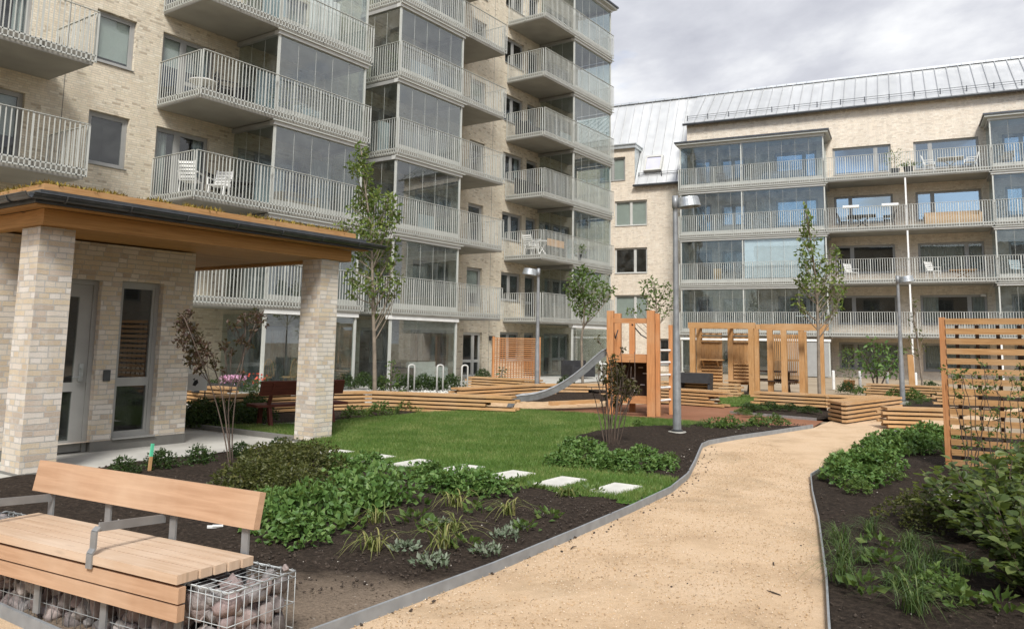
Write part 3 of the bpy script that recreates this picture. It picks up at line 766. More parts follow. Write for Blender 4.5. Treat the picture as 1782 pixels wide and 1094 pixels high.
def balcony(parent, x0, x1, depth, zr, fh, glazed=None, left=True, right=True, cap=False, ends=(True, True), mid=(), zbelow=None, blinds=None, pale=(), glass='glass'):
    """slab + balustrade (+ glazed bay above the rail) ; wall at y=0, outside is -y"""
    zt, zb = zr - 1.08, zr - 1.33
    yf = -depth
    mb = MB(); mb.box(x0 + .05, x1 - .05, yf + .07, -.005, zb, zt)
    mb.box(x0 + .035, x1 - .035, yf + .055, yf + .068, zb - .015, zb + .06)
    s = mb.build('balcony', MAT['concrete'], parent)
    r = MB()
    rail_run(r, (x0, yf), (x1, yf), zr, zr - 1.27)
    if left: rail_run(r, (x0, yf + .11), (x0, -.08), zr, zr - 1.27)
    if right: rail_run(r, (x1, yf + .11), (x1, -.08), zr, zr - 1.27)
    r.build('railing', MAT['rail'], s)
    if glazed:
        g0, g1 = glazed
        ya = yf + .16
        top = zr - 1.33 + fh - .155
        q = MB(); tr = MB()
        zlo = zt + .004
        for gx in [g0 + .035, g1 - .035] + list(mid):
            p = MB(); p.box(gx - .033, gx + .033, ya - .033, ya + .033, zlo, top); p.build('post', MAT['rail'], s)
        n = max(2, round((g1 - g0) / .72)); w = (g1 - g0 - .14) / n
        for i in range(n):
            a = g0 + .07 + i * w
            q.box(a + .008, a + w - .008, ya - .004, ya + .004, zlo + .05, top - .03)
            if i: q.box(a - .004, a + .004, ya - .006, ya + .006, zlo + .05, top - .03, mi=1)
        for on, gx in zip(ends, (g0 + .035, g1 - .035)):
            if on:
                m = 3; L = -.05 - (ya + .04); lw = L / m
                for i in range(m):
                    b = ya + .04 + i * lw
                    q.box(gx - .004, gx + .004, b + .008, b + lw - .008, zlo + .05, top - .03)
                    if i: q.box(gx - .006, gx + .006, b - .004, b + .004, zlo + .05, top - .03, mi=1)
        # head beam with gutter lip, carried by the slab above
        def part(nm, *a, mat='rail'):
            b_ = MB(); b_.box(*a); return b_.build(nm, MAT[mat], s)
        part('edge_beam', g0 - .05, g1 + .05, yf + .075, yf + .30, top, top + .135, mat='frame_light')
        part('drip_lip', g0 - .12, g1 + .16, yf + .015, yf + .072, top + .11, top + .14)
        for on, gx in zip(ends, (g0, g1)):
            if on: part('side_beam', gx - .04, gx + .10, yf + .303, -.01, top, top + .125, mat='frame')
        # bottom track and white sill behind the rails
        part('track', g0 + .08, g1 - .08, ya - .05, ya + .05, zt + .001, zt + .05)
        part('sill', g0 + .08, g1 - .08, yf + .10, yf + .112, zt - .12, zt + .16)
        q.build('glass_screen', [MAT[glass], MAT['rail']], s)
        if blinds:
            b = MB()
            for (u0, u1, lo) in blinds: b.box(u0, u1, ya + .06, ya + .07, zt + .1 + (top - zt) * lo, top - .02)
            b.build('roller_blind', MAT['white_metal'], s)
        for (u0, u1, h0, h1, kd) in pale:
            b = MB()
            if kd == 'curtain': wavy(b, u0, u1, zt + h0, zt + h1, -.6 + .2 * math.sin(u0), .035, .16)
            else: b.box(u0, u1, -.95, -.93, zt + h0, zt + h1)
            b.build('curtain' if kd == 'curtain' else 'wind_screen', MAT['curtain' if kd == 'curtain' else 'pale_screen'], s)
        if cap:
            c = MB(); c.box(g0 - .2, g1 + .25, yf - .12, 0, top + .145, top + .24); c.build('fascia', MAT['rail'], s)
            c = MB(); c.box(g0 - .26, g1 + .31, yf - .18, -.01, top + .243, top + .33)
            c.build('canopy_roof', MAT['gutter'], s)
    return s

FH = 2.8
# ---- the tall block on the left --------------------------------------------------
T = thing('apartment_tower', 'tall pale brick apartment block with stacked steel-railed balconies behind the porch', 'apartment block', (0, 21, 0))
rooms = MB(); holes = []; wins = []
def fl(k): return 2.67 + FH * (k - 1) if k else -.05
def addw(x0, x1, z0, z1, **kw):
    holes.append((x0, x1, z0, z1)); wins.append((x0, x1, z0, z1, kw))
ins = [None, ('blind', .45), 'curtain', None, 'sheer', None, ('blind', .7), 'curtain']
rr = random.Random(3)
for k in range(0, 7):
    f = fl(k); h = f + 2.06
    d0 = f + .03 if k else .03
    addw(10.44, 11.56, f + .60, h, mull=(), inside=[None, 'sheer', None, ('blind', .15), None, None, None][k], sash=.07)
    addw(7.3, 8.85, d0, h, mull=(.5,), trans={0: .35}, inside=rr.choice(ins))
    addw(4.2, 6.0, f + .6, h, mull=(.4,), inside=rr.choice(ins))
    addw(12.36, 14.08, d0, h, mull=(.42,), trans={1: .36}, inside=['curtain', None, 'curtain', ('blind', .55), None, None, None][k], sill=False)
    addw(15.1, 17.6, d0, h - .05, mull=(.33, .66), trans={0: .35}, inside=['sheer', 'curtain', ('blind', .2), 'curtain', 'curtain', None, None][k], sill=False)
    addw(20.7, 22.2, d0, h, mull=(.5,), trans={1: .36}, inside=[None, None, 'curtain', None, None, 'curtain', None][k], sill=False)
    addw(23.4, 25.6, f + .62, h, mull=(.33, .67), inside=['curtain', 'sheer', 'curtain', 'sheer', 'curtain', None, None][k])
    if k: addw(26.86, 27.95, f + .40, h + .02, mull=(), inside=[None, ('blind', .35), None, None, ('blind', .5), None, None][k], sash=.07)
    else: addw(26.72, 28.05, .04, 1.95, mull=(.62,), trans={0: .36, 1: .36}, frame='frame_light', sill=False)
    addw(29.4, 31.0, f + .75, h, mull=(.48,), inside=[None, None, None, 'curtain', None, None, None][k])
    addw(31.35, 32.3, d0, h, mull=(), trans={0: .36}, sill=False, inside=None)
    addw(33.1, 35.5, d0, h, mull=(.36, .7), trans={1: .36}, inside=[('blind', .4), 'curtain', None, 'curtain', None, None, None][k], sill=False)
w = MB(); TX0, TX1, TZ = -9, 36.2, 20.05
wall_holes(w, TX0, TX1, -.3, TZ, holes)
w.face([(TX1, 0, -.3), (TX1, 14, -.3), (TX1, 14, TZ), (TX1, 0, TZ)])
w.face([(TX0, 14, -.3), (TX0, 0, -.3), (TX0, 0, TZ), (TX0, 14, TZ)])
w.face([(TX1, 14, -.3), (TX0, 14, -.3), (TX0, 14, TZ), (TX1, 14, TZ)])
w.build('wall', MAT['brick'], T)
rf = MB(); rf.box(TX0 - .1, TX1 + .12, -.12, 14.1, TZ + .003, TZ + .25); rf.build('roof', MAT['gutter'], T)
jm = MB()
for x in (9.75, 28.55):
    jm.box(x - .008, x + .008, -.004, .004, 0, TZ - .1)
jm.build('wall_joint', MAT['concrete_dark'], T)
for a in wins: window(T, rooms, *a[:4], **a[4])
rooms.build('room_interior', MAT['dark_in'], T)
D = 2.15
for k in (2, 3): balcony(T, 3.0, 9.42, D, 3.75 + FH * (k - 1), FH)
PALE = {1: [(15.2, 16.4, .1, 1.5, 'curtain')], 2: [(15.1, 16.2, .05, 1.35, 'screen'), (17.4, 18.2, .1, 2.0, 'curtain')], 3: [(14.95, 15.9, .05, 1.5, 'screen'), (16.4, 17.5, .05, .8, 'screen')], 4: [(15.0, 15.9, .05, 1.4, 'screen'), (17.0, 18.3, .1, 2.1, 'curtain')]}
for k in (1, 2, 3, 4): balcony(T, 12.28, 18.66, D, 3.75 + FH * (k - 1), FH, glazed=(14.86, 18.5), pale=PALE[k])
PALE = {1: [(20.3, 20.9, .05, 1.9, 'curtain')], 2: [(22.6, 23.5, .05, .9, 'screen')], 3: [(20.25, 20.8, .05, 1.2, 'screen'), (22.0, 23.4, .05, 1.3, 'curtain')], 4: [(21.9, 23.2, .05, 1.2, 'screen')], 5: [(21.6, 22.7, .05, 1.0, 'screen')], 6: [(20.6, 22.2, .05, 1.5, 'curtain')]}
for k in (1, 2, 3, 4, 5, 6): balcony(T, 20.06, 26.5, D, 3.75 + FH * (k - 1), FH, glazed=(20.1, 23.75), pale=PALE[k])
for k in (1, 2, 3, 4, 5, 6): balcony(T, 29.55, 36.28, D, 3.75 + FH * (k - 1), FH, glazed=(32.4, 36.22), cap=(k == 6), right=True, pale={2: [(33.6, 34.6, .05, 1.2, 'screen')], 4: [(32.9, 34.0, .05, .9, 'screen')], 6: [(33.4, 35, .1, 1.3, 'curtain')]}.get(k, ()))
# glazed terraces on the ground floor: posts and panes under the first balconies
def terrace(parent, g0, g1, depth, top, name='terrace_glazing', ends=(True, True), gap=()):
    yf = -depth + .16
    p = MB()
    p.box(g0 - .05, g1 + .05, yf - .09, yf + .15, top, top + .13)
    s = p.build(name, MAT['white_metal'], parent)
    for gx in (g0 + .035, g1 - .035):
        p = MB(); p.box(gx - .04, gx + .04, yf - .04, yf + .04, .055, top); p.build('post', MAT['rail'], s)
        p = MB(); p.box(gx - .1, gx + .1, yf - .1, yf + .1, -.03, .06); p.build('foot', MAT['concrete'], s)
    q = MB(); n = max(2, round((g1 - g0) / .8)); w_ = (g1 - g0 - .16) / n
    for i in range(n): q.box(g0 + .08 + i * w_ + .004, g0 + .08 + (i + 1) * w_ - .004, yf - .004, yf + .004, .06, top - .02)
    for on, gx in zip(ends, (g0 + .035, g1 - .035)):
        if on:
            for i in range(3):
                L = (-.05 - yf - .05) / 3; b = yf + .05 + i * L
                q.box(gx - .004, gx + .004, b + .004, b + L - .004, .06, top - .02)
    q.build('pane', MAT['glass'], s)
    return s
for g in ((14.86, 18.5), (20.1, 23.75), (32.4, 36.22)): terrace(T, *g, D, 2.28)
lm = MB(); lm.box(-.05, .05, -.09, -.003, -.1, .1); lm.box(-.09, .09, -.24, -.09, -.02, .1)
l_ = lm.build('wall_lamp', MAT['gutter'], T, bevel=.006); l_.location = (28.6, 0, 1.72)

# ---- the sand brick block across the yard ----------------------------------------
DR = math.radians(-8.82)
RD = Vector((math.sin(DR), math.cos(DR), 0)); RN = Vector((-RD.y, RD.x, 0))
R = thing('apartment_house', 'sand brick apartment house with zinc mansard roof and long balconies across the yard', 'apartment block', tuple(-RN * 47.6), math.atan2(-RD.y, -RD.x))
rooms = MB(); holes = []; wins = []
FR = 2.78
def flr(k): return 3.42 + FR * (k - 1) - 1.08
ins = ['curtain', None, ('blind', .6), None, 'sheer', None, 'curtain', None]
for k in range(0, 5):
    f = flr(k); h = f + 2.06
    lo = f + .48 if k else .38
    gl = 'glass_blue' if k >= 3 else 'glass_window'
    if k == 0: h = 1.86
    addw(-10.9, -9.9, f + .05 if k else .05, h, mull=(), inside=None, glass=gl, sill=False)
    addw(-9.3, -7.9, lo + .2, h - .1, mull=(.5,), inside=[None, None, 'sheer', None, None][k], glass=gl)
    addw(-6.2, -3.9, lo, h, mull=(.7,), inside=[None, 'curtain', None, None, None][k], glass=gl)
    addw(-3.05, -.06, lo, h, mull=(.28,) if k != 4 else (.74,), inside=['sheer', None, None, None, None][k], glass=gl)
    addw(1.05, 4.13, lo, h, mull=(.26,) if k > 2 else (.74,), inside=['sheer', 'curtain', 'sheer', None, None][k], glass=gl)
    addw(5.2, 8.0, lo, h, mull=(.3,), inside=rr.choice(ins), glass=gl)
    addw(9.0, 11.0, lo, h, mull=(.5,), inside=rr.choice(ins), glass=gl)
EAVE = 15.0
# the lower wing on the left end
low = []
for hd, bl in ((4.56, ('blind', .05)), (7.51, None), (10.50, ('blind', .0))):
    low.append((-15.98, -13.87, hd - 1.62, hd, bl))
for a in low: addw(*a[:4], mull=(.62,) if a[3] != 10.5 else (.5,), inside=a[4], frame='frame_light', sash=.04)
addw(-13.2, -12.5, .3, 1.9, mull=(), inside=None)
addw(-17.0, -15.28, 11.8, 13.35, mull=(.5,), inside=('blind', .02), frame='frame', glass='glass_window')
addw(-19.5, -17.6, 5.9, 7.5, mull=(.5,), inside=None); addw(-19.5, -17.6, 8.9, 10.5, mull=(.5,), inside=None)
w = MB()
xr, xl = 15.0, -25.0
main = [h for h in holes if h[0] > -11.3]; wing = [h for h in holes if h[1] < -11.35 and h[3] < 11.4]; dorm = [h for h in holes if h[3] > 11.5 and h[1] < -12]
wall_holes(w, -11.33, xr, -1.2, EAVE, main)
wall_holes(w, xl, -11.33, -1.2, 11.36, wing)
wall_holes(w, xl, -14.66, 11.36, 13.85, dorm)
w.face([(-11.33, 0, 11.36), (-11.33, 3.4, 17.3), (-11.33, 3.4, 17.6), (-11.33, 0, EAVE)][::-1])
w.face([(xr, 0, -1.2), (xr, 8, -1.2), (xr, 8, 15), (xr, 0, 15)])
# corbelled courses below the eaves
for x_a, x_b, z in ((-11.33, xr, EAVE - .02), (-14.6, -11.4, 11.34)):
    n = int((x_b - x_a) / .25)
    for i in range(n): w.box(x_a + i * .25, x_a + i * .25 + .12, -.06, -.002, z - .18, z - .06)
w.build('wall', MAT['brick_right'], R)
# zinc roof: the ridge runs level at z=17.8, 3.4 m behind the wall
RZ, RY = 17.8, 3.4
mz, nz, bz = new_mat('zinc_sheet', (.62, .65, .66), .38, .55)
oz = tex(nz)
pan = nz.n('ShaderNodeTexWhiteNoise', _noise_dimensions='1D', W=nz.math('FLOOR', nz.math('DIVIDE', nz.math('ADD', nz.n('ShaderNodeSeparateXYZ', Vector=oz).outputs[0], 50.0), .6))).outputs['Value']
zc = nz.ramp(nz.math('ADD', nz.math('MULTIPLY', pan, .35), nz.math('MULTIPLY', nz.noise(nz.mapping(oz, (1.2, .5, .5)), 1.0, 6), .65)), [(.2, (.57, .58, .57)), (.8, (.72, .73, .72))])
nz.set(bz.inputs['Base Color'], zc); nz.set(bz.inputs['Roughness'], nz.ramp(nz.noise(oz, 2, 5), [(.3, .34), (.7, .5)]))
MAT['zinc'] = mz
MAT['zinc_edge'] = mat_varied('zinc_trim', (.45, .48, .49), .45, .5, .1, 3)
rf = MB()
def slope(mb, x0, x1, y0, z0, y1, z1, step=.6, th=.08, ph=0.0):
    d = Vector((0, y1 - y0, z1 - z0)).normalized(); nn = Vector((0, -d.z, d.y))
    a = Vector((x0, y0, z0)); b = Vector((x1, y0, z0)); c = Vector((x1, y1, z1)); e = Vector((x0, y1, z1))
    mb.face([a, b, c, e]); mb.face([a - nn * th, e - nn * th, c - nn * th, b - nn * th])
    mb.face([a - nn * th, b - nn * th, b, a]); mb.face([a - nn * th, a, e, e - nn * th]); mb.face([b, b - nn * th, c - nn * th, c])
    x = math.ceil((x0 - ph) / step) * step + ph
    while x < x1 - .03:
        mb.bar(Vector((x, y0, z0)) + nn * .03, Vector((x, y1, z1)) + nn * .03, .035, .06, upv=tuple(nn), mi=1); x += step
slope(rf, -11.38, xr + .2, -.32, 14.98, RY, RZ)
slope(rf, -14.62, -11.384, -.22, 11.42, RY, RZ)
slope(rf, xl, -14.624, 1.36, 14.02, RY, RZ)
for i in range(int((xr + .2 - xl) / .6)):       # crimped caps along the ridge
    rf.box(xl + i * .6 + .012, xl + (i + 1) * .6 - .012, RY - .14, RY + .3, RZ - .02, RZ + .10)
rf.face([(xl, RY + .1, RZ), (xr + .2, RY + .1, RZ), (xr + .2, 9, 14), (xl, 9, 14)])
MAT['seam'] = mat_varied('zinc_seam', (.47, .48, .48), .45, .5, .1, 3)
roof = rf.build('roof', [MAT['zinc'], MAT['seam']], R)
g = MB()
for x0_, x1_, y_, z_ in ((-11.5, xr + .3, -.36, 14.93), (-14.7, -11.4, -.26, 11.38)):
    pts = [(x0_, y_, z_), (x1_, y_, z_)]
    g.tube(pts, .075, 8)
    g.bar((x0_, y_ + .08, z_ + .075), (x1_, y_ + .08, z_ + .075), .1, .02)
g.build('gutter', MAT['gutter'], roof)
sg = MB()
def guard(x0, x1, y, z, lean=0.0):
    for dz in (.16, .28): sg.tube([(x0, y + lean * dz, z + dz), (x1, y + lean * dz, z + dz)], .013, 5)
    n = max(2, int((x1 - x0) / 1.2))
    for i in range(n + 1):
        x = x0 + (x1 - x0) * i / n
        sg.bar((x, y, z - .02), (x, y - .02, z + .32), .05, .02)
guard(-11.3, xr, .06, 15.26); guard(-14.4, -11.5, .06, 11.93)
sg.build('snow_guard', MAT['gutter'], roof)
# dormer on the wing: dark flat cap and zinc cheek
dm = MB(); dm.box(xl, -14.55, -.18, 1.9, 13.853, 14.06); dm.box(xl, -14.50, -.24, 1.95, 14.063, 14.13)
dm.face([(-14.655, 0, 11.5), (-14.655, 1.4, 13.9), (-14.655, .0, 13.85)])
dm.build('dormer_roof', MAT['zinc_edge'], R)
# roof window on the slope
ds = Vector((0, RY + .22, RZ - 11.42)).normalized(); dn = Vector((0, -ds.z, ds.y)); o_ = Vector((-13.55, -.22, 11.42)) + ds * 1.55
sk = MB(); gx = Vector((1, 0, 0))
for sx in (-.5, .5): sk.hexa(o_ + gx * sx + dn * .12, ds * .62, gx * .06, dn * .14)
for sy in (-.56, .56): sk.hexa(o_ + ds * sy + dn * .12, gx * .44, ds * .06, dn * .137)
sk_o = sk.build('roof_window', MAT['frame_light'], R)
pn = MB(); pn.hexa(o_ + dn * .18, ds * .5, gx * .44, dn * .008); pn.build('pane', MAT['skylight'], sk_o)
dp = MB(); dp.tube([(-11.62, -.26, 11.3), (-11.62, -.26, 11.1), (-11.62, -.1, 10.85), (-11.62, -.1, 0)], .045, 8); dp.box(-11.8, -11.44, -.34, -.06, 11.05, 11.5)
for z in (2, 4.5, 7, 9.5): dp.box(-11.69, -11.55, -.10, -.003, z, z + .05)
dp.build('drain_pipe', MAT['zinc_edge'], R)
for a in wins: window(R, rooms, *a[:4], **a[4])
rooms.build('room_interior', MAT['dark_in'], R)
for k in range(1, 5):
    zr = 3.42 + FR * (k - 1); cap = (k == 4); gm = 'glass_loggia'
    bl = [(-7.7, -3.5, .04)] if k == 2 else None
    balcony(R, -11.35, -3.34, 2.1, zr, FR, glazed=(-11.3, -3.36), mid=(-7.78,), cap=cap, left=True, right=False, blinds=bl, glass=gm, ends=(True, True))
    s = balcony(R, -3.33, 4.42, 2.1, zr, FR, left=False, right=False)
    balcony(R, 4.43, 12.0, 2.1, zr, FR, glazed=(4.45, 12.0), mid=(8.2,), cap=cap, left=False, right=False, glass=gm)
    if k < 4:
        pm = MB(); pm.box(.52, .60, -2.03, -1.95, zr - 1.075, zr + FR - 1.335); pm.build('post', MAT['white_metal'], s)
tm = terrace(R, -11.3, -3.36, 2.1, 1.85, ends=(True, True))
pm = MB(); pm.box(-5.6, -3.44, -2.02, -1.99, .0, 1.8); pm.build('screen_panel', MAT['frame'], tm)
for px_ in (.52, 4.4):
    p_ = MB(); p_.box(px_, px_ + .08, -2.03, -1.95, -.4, 2.08); p_.build('post', MAT['white_metal'], R)
for i, (x, z) in enumerate(((3.95, 4.32),)):
    lm = MB(); lm.box(-.12, .12, -.16, -.003, -.03, .05); lm.box(-.08, .08, -.14, -.01, .05, .09)
    o = lm.build('wall_lamp', MAT['white_metal'], R); o.location = (x, 0, z)

# ---- the blocks that close the yard behind and beside the viewer (seen mirrored in the glass) ----
def yard_block(label, loc, rz, length, height, gap=4.6):
    t = thing('apartment_house', label, 'apartment block', loc, rz)
    rooms_ = MB(); hs = []; ws_ = []
    n = int(length / gap)
    for k in range(int(height / 2.9)):
        for i in range(n):
            x = -length / 2 + 1.2 + i * gap; z = .9 + k * 2.9
            hs.append((x, x + 2.2, z, z + 1.5))
    w_ = MB(); wall_holes(w_, -length / 2, length / 2, -.3, height, hs)
    for x in (-length / 2, length / 2): w_.face([(x, 0, -.3), (x, 11, -.3), (x, 11, height), (x, 0, height)])
    w_.face([(-length / 2, 11, -.3), (length / 2, 11, -.3), (length / 2, 11, height), (-length / 2, 11, height)])
    w_.build('wall', MAT['brick'], t)
    for h_ in hs: window(t, rooms_, *h_, mull=(.5,))
    rooms_.build('room_interior', MAT['dark_in'], t)
    r_ = MB(); r_.box(-length / 2 - .2, length / 2 + .2, -.25, 11.2, height + .003, height + .3); r_.build('roof', MAT['gutter'], t)
yard_block('brick apartment house with rows of windows, mirrored in the lower windows of the long house', (-27, -6, 0), PI / 2, 40, 15.2)
yard_block('brick apartment house with rows of windows, facing the tall block across the path', (8, -29, 0), PI, 46, 13.5)
# ------------------------------------------------------------------ porch building
PX, PY = 4.25, 9.42
P = thing('pavilion', 'small washed-brick pavilion with timber porch roof and planted roof edge', 'pavilion', (PX, PY, 0))
def L(x): return x - PX
def W(y): return y - PY
wy = 10.85
w = MB()
hd = [(L(4.70), L(5.77), .035, 2.33), (L(6.05), L(6.68), .165, 2.35)]
wall_holes(w, L(4.28), L(7.17), .165, 2.84, [(hd[0][0], hd[0][1], .165, 2.33), (hd[1][0], hd[1][1], .1655, 2.35)], depth=.16)
for x in (L(7.17),): w.face([(x, 0, .165), (x, 3.8, .165), (x, 3.8, 2.84), (x, 0, 2.84)])
w.face([(L(4.28), 3.8, .165), (L(4.28), 0, .165), (L(4.28), 0, 2.84), (L(4.28), 3.8, 2.84)])
w.face([(L(7.17), 3.8, .165), (L(4.28), 3.8, .165), (L(4.28), 3.8, 2.84), (L(7.17), 3.8, 2.84)])
o = w.build('wall', MAT['brick_pavilion'], P); o.location = (0, W(wy), 0)
w = MB(); e = .006
w.box(L(4.28) - e, hd[0][0] - .002, -e, 3.8 + e, -.02, .163); w.box(hd[0][1] + .002, L(7.17) + e, -e, 3.8 + e, -.02, .163); w.box(hd[0][0] - .002, hd[0][1] + .002, .02, .3, -.02, .032)
o = w.build('plinth', MAT['concrete_dark'], P); o.location = (0, W(wy), 0)
rooms = MB()
ww = window(P, rooms, *hd[1], mull=(), trans={0: .355}, sash=.035); ww.location = (0, W(wy), 0)
# glazed door
d = MB(); x0, x1, z0, z1 = hd[0]; x0 += .003; x1 -= .003; z1 -= .003
for a in ((x0, x0 + .06, z0, z1), (x1 - .06, x1, z0, z1), (x0 + .06, x1 - .06, z1 - .06, z1)): d.box(a[0], a[1], .09, .16, a[2], a[3])
a, b = x0 + .063, x1 - .063
zz_ = [z0 + .01, z0 + .16, z0 + .80, z0 + .92, z1 - .23, z1 - .063]
d.box(a, a + .12, .11, .155, zz_[0], zz_[5]); d.box(b - .17, b, .11, .155, zz_[0], zz_[5])
for q in ((zz_[0], zz_[1]), (zz_[2], zz_[3]), (zz_[4], zz_[5])): d.box(a + .12, b - .17, .11, .155, *q)
do = d.build('door', MAT['frame'], P, bevel=.004); do.location = (0, W(wy), 0)
pm = MB()
for q in ((zz_[1], zz_[2]), (zz_[3], zz_[4])): pm.box(a + .12, b - .17, .13, .137, *q)
pm.build('pane', MAT['glass_window'], do)
hm = MB(); hx = b - .085; hz = 1.03
hm.box(hx - .028, hx + .028, .085, .1085, hz - .06, hz + .17)
hm.tube([(hx, .09, hz), (hx, .05, hz), (hx - .03, .04, hz), (hx - .13, .045, hz - .005)], .011, 8)
hm.tube([(hx, .09, hz + .11), (hx, .065, hz + .11)], .022, 12)
hm.build('handle', MAT['galv'], do, bevel=.003)
ye = 2.6
for face in ([(L(4.5), ye, 0), (L(7.0), ye, 0), (L(7.0), ye, 2.5), (L(4.5), ye, 2.5)], [(L(4.5), .2, 0), (L(4.5), ye, 0), (L(4.5), ye, 2.5), (L(4.5), .2, 2.5)], [(L(7), .2, 0), (L(7), ye, 0), (L(7), ye, 2.5), (L(7), .2, 2.5)], [(L(4.5), .2, 0), (L(7), .2, 0), (L(7), ye, 0), (L(4.5), ye, 0)], [(L(4.5), .2, 2.5), (L(7), .2, 2.5), (L(7), ye, 2.5), (L(4.5), ye, 2.5)]):
    rooms.face(face)
o = rooms.build('room_interior', MAT['dark_in'], P); o.location = (0, W(wy), 0)
im = MB(); im.box(-.045, .045, -.028, -.003, -.075, .075); o = im.build('intercom', MAT['gutter'], P, bevel=.006); o.location = (L(5.92), W(wy), 1.04)
for (cx0, cx1, cy0, cy1) in ((4.32, 4.715, 9.56, 10.0), (8.40, 8.76, 9.425, 9.86)):
    c = MB(); c.box(L(cx0), L(cx1), W(cy0), W(cy1), .0, 2.815)
    o = c.build('column', MAT['brick_pavilion'], P)
    f = MB(); f.box(L(cx0) - .012, L(cx1) + .012, W(cy0) - .012, W(cy1) + .012, -.02, .055); f.build('footing', MAT['concrete_dark'], o)
XR = 9.0; YB = 15.2
bm = MB()
bm.box(L(4.27), L(XR), W(9.40), W(9.55), 2.82, 3.0)
o = bm.build('beam', MAT['beam_wood'], P, bevel=.004)
bm = MB(); bm.box(L(4.275), L(4.42), W(9.553), W(YB), 2.822, 2.998); bm.build('beam', MAT['beam_wood'], P, bevel=.004)
bm = MB(); bm.box(L(XR) - .15, L(XR) - .005, W(9.553), W(YB), 2.822, 2.998); bm.build('beam', MAT['beam_wood'], P, bevel=.004)
sf = MB(); y = 9.556
while y < YB - .1:
    sf.box(L(4.423), L(XR) - .153, W(y), W(y + .108), 2.865, 2.885); y += .12
sf.box(L(4.423), L(XR) - .153, W(9.556), W(YB), 2.90, 2.92)
# underside of the eaves and the board behind the gutter
sf.box(L(4.10), L(9.2), W(9.22), W(9.39), 3.003, 3.02); sf.box(L(4.10), L(4.265), W(9.392), W(YB), 3.003, 3.02)
sf.build('soffit', MAT['beam_wood'], P)
rm = MB(); rm.box(L(4.08), L(9.28), W(9.20), W(YB), 3.023, 3.14)
rm.box(L(4.16), L(9.2), W(9.28), W(YB) - .02, 3.143, 3.19)
ro = rm.build('roof', MAT['gutter'], P)
ed = MB(); ed.box(L(4.21), L(9.0), W(9.32), W(9.36), 3.193, 3.27); ed.box(L(4.215), L(4.255), W(9.363), W(YB) - .05, 3.193, 3.268); ed.build('edge_board', MAT['larch'], ro)
gm = MB()
def half_gutter(p0, p1, r=.062):
    p0 = Vector(p0); p1 = Vector(p1); d_ = (p1 - p0).normalized(); s_ = Vector((-d_.y, d_.x, 0)); n = 8
    for (ra, rev) in ((r, 0), (r - .006, 1)):
        pr_ = []
        for i in range(n + 1):
            an = PI + PI * i / n; pr_.append(s_ * math.cos(an) * ra + Vector((0, 0, math.sin(an) * ra)))
        for i in range(n):
            q = [p0 + pr_[i], p1 + pr_[i], p1 + pr_[i + 1], p0 + pr_[i + 1]]
            gm.face(q[::-1] if rev else q)
    for sg_ in (-1, 1): gm.tube([p0 + s_ * r * sg_, p1 + s_ * r * sg_], .009, 6)
    k = p0.copy()
    nb = int((p1 - p0).length / .75)
    for i in range(nb):
        c = p0 + d_ * (.35 + i * .75)
        pp = [c + s_ * math.cos(PI + PI * j / 8) * (r + .006) + Vector((0, 0, math.sin(PI + PI * j / 8) * (r + .006))) for j in range(9)]
        gm.tube(pp, .008, 5)
half_gutter((L(4.01), W(9.14), 3.115), (L(9.46), W(9.14), 3.105)); half_gutter((L(4.01), W(YB), 3.115), (L(4.01), W(9.14), 3.115))
gm.build('gutter', MAT['gutter'], ro, smooth=False)
# sedum on the roof edge
MAT['sedum'] = mat_leaf('sedum', (.14, .07, .03), (.26, .19, .035), (.42, .33, .05), .15, .7)
MAT['sedum_base'] = mat_varied('sedum_mat', (.10, .08, .035), .95, var=.4, scale=12)
sm = MB(); sm.box(L(4.26), L(8.98), W(9.365), W(YB) - .06, 3.193, 3.262); sb = sm.build('sedum', MAT['sedum_base'], ro)
def leaf_cloud(P_, dirs, L_, Wd, fold=.25):
    """rhombic folded leaves: two triangles each. P_ base points, dirs unit direction, L_ length"""
    n = len(P_)
    ref = rng.normal(size=(n, 3)); sd = np.cross(dirs, ref); sd /= np.linalg.norm(sd, axis=1, keepdims=True) + 1e-9
    nr = np.cross(sd, dirs)
    L_ = np.asarray(L_).reshape(-1, 1) * np.ones((n, 1)); Wd = np.asarray(Wd).reshape(-1, 1) * np.ones((n, 1))
    v = np.zeros((n, 4, 3))
    v[:, 0] = P_
    v[:, 1] = P_ + dirs * L_ * .48 + sd * Wd * .5 + nr * Wd * fold
    v[:, 2] = P_ + dirs * L_ - nr * L_ * .12
    v[:, 3] = P_ + dirs * L_ * .48 - sd * Wd * .5 + nr * Wd * fold
    b = (np.arange(n) * 4)[:, None]
    f = np.concatenate([b + np.array([[0, 1, 2]]), b + np.array([[0, 2, 3]])], 1).reshape(-1, 3)
    return v.reshape(-1, 3), f
n = 7000
xs_ = rng.uniform(L(4.25), L(9.0), n); ys_ = W(9.35) + rng.exponential(.25, n)
k = rng.random(n) < .25; xs_[k] = L(4.24) + rng.exponential(.1, k.sum()); ys_[k] = rng.uniform(W(9.35), W(13), k.sum())
msk = np.array([mnoise.noise(Vector((x * 2.2, y * 2.2, 5))) for x, y in zip(xs_, ys_)]) > -.12
pts = np.c_[xs_, ys_, np.full(n, 3.25)][msk]
dd = rng.normal(size=(len(pts), 3)) * .6 + np.array([0, 0, .8]); dd /= np.linalg.norm(dd, axis=1, keepdims=True)
v, f = leaf_cloud(pts, dd, rng.uniform(.035, .105, len(pts)), .02)
so = np_mesh('sprigs', v, f, MAT['sedum'], sb)

